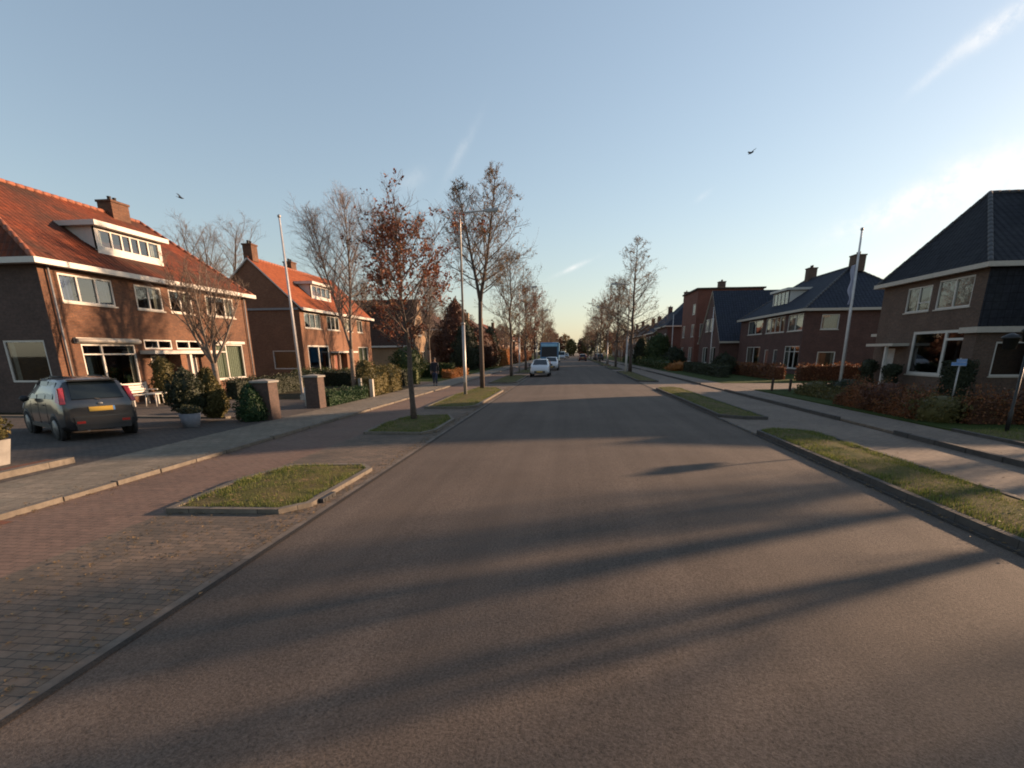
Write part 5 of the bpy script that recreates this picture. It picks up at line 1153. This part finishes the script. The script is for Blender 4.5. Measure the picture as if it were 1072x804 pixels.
# blue street sign
t = thing('street_sign', 'small blue street sign on a grey post among the rust brown shrubs', 'sign', (12.3, 18.6, .05), R(0))
mb = MB(); mb.tube([(0, 0, -.1), (0, 0, 1.8)], .024, 8); mb.build('post', M['steel'], t, local=True)
for a, z in ((R(20), 1.66), (R(-58), 1.56)):
    mb = MB(); c_, s_ = math.cos(a), math.sin(a); mb.box(-.2, .2, -.012, .012, z, z+.11); mb.v = [(x*c_-(y-.045)*s_, x*s_+(y-.045)*c_, zz) for x, y, zz in mb.v]; pl = mb.build('sign_blade', M['bluesign'], t, local=True)
    mb = MB()
    for q in ((-.19, .19, z+.005, z+.012), (-.19, .19, z+.098, z+.105)): mb.box(q[0], q[1], -.016, -.0125, q[2], q[3])
    mb.v = [(x*c_-(y-.045)*s_, x*s_+(y-.045)*c_, zz) for x, y, zz in mb.v]; mb.build('border', M['white'], pl, local=True)
# lantern post on the right
t = thing('lantern_post', 'dark lantern post with a side arm on the sunlit grass at right', 'lamp post', (11.2, 14.72, .08), 0)
mb = MB(); mb.tube([(0, 0, -.1), (0, 0, .5), (0, 0, .55), (0, 0, 2.35)], [.05, .05, .034, .03], 10); mb.build('pole', M['black'], t, local=True)
mb = MB(); mb.tube([(0, 0, 2.28), (-.2, 0, 2.38), (-.42, 0, 2.36)], .016, 6); mb.build('arm', M['black'], t, local=True)
mb = MB(); mb.lathe([(.02, 2.42), (.10, 2.38), (.20, 2.32), (.20, 2.28), (.16, 2.27), (.13, 2.04), (.001, 2.0)], 16, (-.42, 0, 0)); mb.build('lantern', M['black'], t, local=True)
mb = MB(); mb.lathe([(.001, 2.62), (.06, 2.60), (.20, 2.48), (.20, 2.45), (.16, 2.44), (.13, 2.2), (.001, 2.18)], 16, (.0, 0, .0)); mb.build('lantern_cap', M['black'], t, local=True)
# birds
def bird(label, loc, rot, roll_):
    t = thing('bird', label, 'bird', loc); t.rotation_euler = (roll_, .1, rot)
    mb = MB(); mb.lathe([(.001, -.20), (.035, -.16), (.05, -.05), (.055, .05), (.03, .14), (.03, .17), (.012, .2), (.001, .23)], 8); mb.v = [(z, y, x) for x, y, z in mb.v]; mb.add([(-.16, -.03, 0), (-.16, .03, 0), (-.32, .07, .0), (-.32, -.07, 0)], ((0, 1, 2, 3),)); mb.build('body', M['feather'], t, local=True)
    for s in (-1, 1):
        mb = MB(); q = [(.08, 0), (-.07, 0), (-.10, .2), (-.16, .42), (-.05, .40), (.04, .22)]; mb.add([(x, s*y, .02+.25*y) for x, y in q]+[(x, s*y, .012+.25*y) for x, y in q], [tuple(range(6)), tuple(range(11, 5, -1))]+[(i, 6+i, 6+(i+1) % 6, (i+1) % 6) for i in range(6)]); mb.build('wing', M['feather'], t, local=True)
bird('black bird in flight over the left house roofs', (-28.2, 40, 13.06), 1.0, .5); bird('black bird in flight high over the right hand houses', (11.3, 40, 14.26), 2.2, -.4)

# ------------------------------------------------------------------ the walking person
def skin_obj(name, mat, V, E_, par=None, sub=2):
    me = bpy.data.meshes.new(name); me.from_pydata([v[:3] for v in V], E_, []); me.materials.append(M[mat])
    o = bpy.data.objects.new(name, me); COL.objects.link(o); o.parent = par
    md = o.modifiers.new('skin', 'SKIN'); md.use_smooth_shade = True
    for i, v in enumerate(V): r = v[3] if not isinstance(v[3], tuple) else v[3]; me.skin_vertices[0].data[i].radius = r if isinstance(r, tuple) else (r, r)
    me.skin_vertices[0].data[0].use_root = True
    s_ = o.modifiers.new('sub', 'SUBSURF'); s_.levels = sub; s_.render_levels = sub
    dg = bpy.context.evaluated_depsgraph_get(); em = bpy.data.meshes.new_from_object(o.evaluated_get(dg)); o.modifiers.clear(); o.data = em
    for p in em.polygons: p.use_smooth = True
    return o
t = thing('person', 'person in a dark navy coat and blue jeans walking on the left path', 'person', (-8.65, 34.4, .07), R(8))
V = [(0, 0, .95, (.15, .11)), (0, 0, 1.12, (.14, .10)), (0, .0, 1.32, (.17, .11)), (0, .0, 1.44, (.13, .09)), (0, .01, 1.52, .055), (0, -.01, 1.60, .07), (0, -.015, 1.68, (.075, .09)), (0, -.005, 1.745, .055)]
E_ = [(i, i+1) for i in range(7)]
def lim(pts, a):
    global V, E_
    for p in pts: V.append(p); E_.append((a, len(V)-1)); a = len(V)-1
    return a
hands = []
for s in (-1, 1):
    q = s*.12
    lim([(s*.09, 0, .86, .095), (s*.095, -.14*s, .48, .062), (s*.095, -.16*s+(.12 if s > 0 else .0), .10, .042), (s*.10, -.17*s+(.12 if s > 0 else 0)-.12, .035, .038)], 0)
    e = lim([(s*.19, 0, 1.40, .06), (s*.23, .02+.05*s, 1.14, .045), (s*.23, -.04+.10*s, .90, .032), (s*.23, -.06+.10*s, .82, .036)], 3)
    for k_, (dy, l) in enumerate(((-.03, .085), (-.01, .095), (.01, .09), (.03, .07))):
        a = lim([(s*.235, -.06+.10*s+dy, .79, .011), (s*.228, -.06+.10*s+dy*1.1, .79-l*.5, .009), (s*.215, -.06+.10*s+dy*1.1, .79-l, .008)], e)
    lim([(s*.215, -.10+.10*s, .80, .011), (s*.205, -.115+.10*s, .765, .009)], e)
body = skin_obj('body', 'skin', V, E_, t)
VC = [(0, 0, .86, (.19, .15)), (0, 0, .98, (.185, .145)), (0, 0, 1.14, (.165, .125)), (0, 0, 1.32, (.195, .135)), (0, 0, 1.45, (.14, .10)), (0, .01, 1.50, (.08, .075))]; EC = [(i, i+1) for i in range(5)]
for s in (-1, 1):
    b = len(VC); VC += [(s*.20, 0, 1.40, .078), (s*.235, .02+.05*s, 1.14, .062), (s*.235, -.03+.09*s, .93, .052)]; EC += [(3, b), (b, b+1), (b+1, b+2)]
skin_obj('coat', 'coat', VC, EC, body)
VT = [(0, 0, .95, (.165, .125)), (0, 0, .88, (.15, .12))]; ET = [(0, 1)]
for s in (-1, 1):
    b = len(VT); VT += [(s*.09, 0, .80, .11), (s*.095, -.14*s, .48, .078), (s*.095, -.16*s+(.12 if s > 0 else .0), .12, .060)]; ET += [(1, b), (b, b+1), (b+1, b+2)]
skin_obj('trousers', 'jeans', VT, ET, body)
for s in (-1, 1):
    y = -.17*s+(.12 if s > 0 else 0); mb = MB(); mb.sphere((s*.10, y-.05, .045), .06, 10, 8, 0, (.8, 2.3, .75)); mb.build('shoe', M['black'], body, local=True)
mb = MB(); mb.sphere((0, .005, 1.70), .098, 16, 12, 0, (.88, 1.05, 1.0)); hr = mb.build('hair', M['hair'], body, local=True)
for s in (-1, 1):
    mb = MB(); mb.sphere((s*.034, -.098, 1.665), .011, 8, 6); mb.build('eye', M['black'], body, local=True)
    mb = MB(); mb.sphere((s*.085, .0, 1.655), .022, 8, 6, 0, (.4, .8, 1.3)); mb.build('ear', M['skin'], body, local=True)
mb = MB(); mb.sphere((0, -.112, 1.638), .016, 8, 6, 0, (.7, 1, 1.4)); mb.build('nose', M['skin'], body, local=True)
mb = MB(); mb.box(-.022, .022, -.105, -.09, 1.603, 1.609); mb.build('mouth', M['redlens'], body, local=True)
# drain grate in the left kerb and fallen leaves along the gutters
t = thing('street_drain', 'small iron drain with three slots in the kerb of the nearest left island', 'drain', (-3.72, 7.42, .01), 0)
mb = MB(); mb.box(-.10, .12, -.22, .22, -.02, .062); mb.build('cover', M['plastic'], t, local=True)
for i in range(3): mb = MB(); mb.box(.085, .128, -.17+i*.125, -.10+i*.125, .005, .05); mb.build('slot', M['black'], t, local=True)
mb = MB(); rr = random.Random(77)
for i in range(3200):
    k = rr.random()
    if k < .35: x, y = rr.gauss(-3.62, .10), rr.uniform(2, 34)
    elif k < .55: x, y = rr.gauss(-7.6, .16), rr.uniform(4, 34)
    elif k < .75: x, y = rr.gauss(4.86, .09), rr.uniform(4, 30)
    elif k < .85: x, y = rr.uniform(-5.6, -3.6), rr.uniform(2.5, 6.8)
    else: x, y = rr.uniform(5.2, 10), rr.uniform(6, 26)
    z = .035 if -3.4 < x < 4.9 else (.04 if x < -7.66 or x > 8.5 else .016)
    if x < -7.68: z = .085
    if x > 8.42: z = .075
    if 5.1 < x < 6.5: continue
    a = rr.uniform(0, 6.28); s_ = rr.uniform(.012, .03); c_, q = math.cos(a)*s_, math.sin(a)*s_
    mb.add([(x-c_, y-q, z), (x+q*.6, y-c_*.6, z+.008), (x+c_, y+q, z+.004), (x-q*.6, y+c_*.6, z+.01)], ((0, 1, 2, 3),))
for q, (poly_, h_) in enumerate(ISL):
    if q not in (0, 1, 2, 13, 14): continue
    xs = [a[0] for a in poly_]; ys = [max(a[1], 3.5) for a in poly_]
    for i in range(260 if q in (13, 14) else 170):
        x, y = rr.uniform(min(xs), max(xs)), rr.uniform(min(ys), max(ys))
        if not inside(poly_, x, y): continue
        z = h_+.065; a = rr.uniform(0, 6.28); s_ = rr.uniform(.016, .034); c_, k = math.cos(a)*s_, math.sin(a)*s_
        mb.add([(x-c_, y-k, z), (x+k*.6, y-c_*.6, z+.01), (x+c_, y+k, z+.012), (x-k*.6, y+c_*.6, z+.004)], ((0, 1, 2, 3),))
g = mb.build('fallen_leaves', M['leaf_dry']); tag(g, 'small dry brown leaves lying along the gutters and paths', 'leaves'); g['kind'] = 'stuff'
# potted plants standing on window sills
def sill_plants(par, items):
    for i, (x, z, h_) in enumerate(items):
        mb = MB(); mb.lathe([(.001, z), (.08, z), (.1, z+.16), (.001, z+.15)], 10, (x, .22, 0)); pt_ = mb.build('window_plant_pot', M['offwhite'], par, local=True)
        m2 = MB(); rr = random.Random(i+3); leafcloud(m2, lambda: Vector((x+rr.gauss(0, .11), .24+rr.gauss(0, .04), z+.16+rr.random()*h_)), 90, .07, rr); m2.build('window_plant', M['leaf_conifer'], pt_, local=True)
sill_plants(h1, [(1.5, .75, .5), (2.7, .75, .7), (3.5, .75, .35)]); sill_plants(h4, [(4.0, .88, .4), (6.9, .88, .55)]); sill_plants(h5, [(14.3, .58, .5), (16.2, .58, .5)])
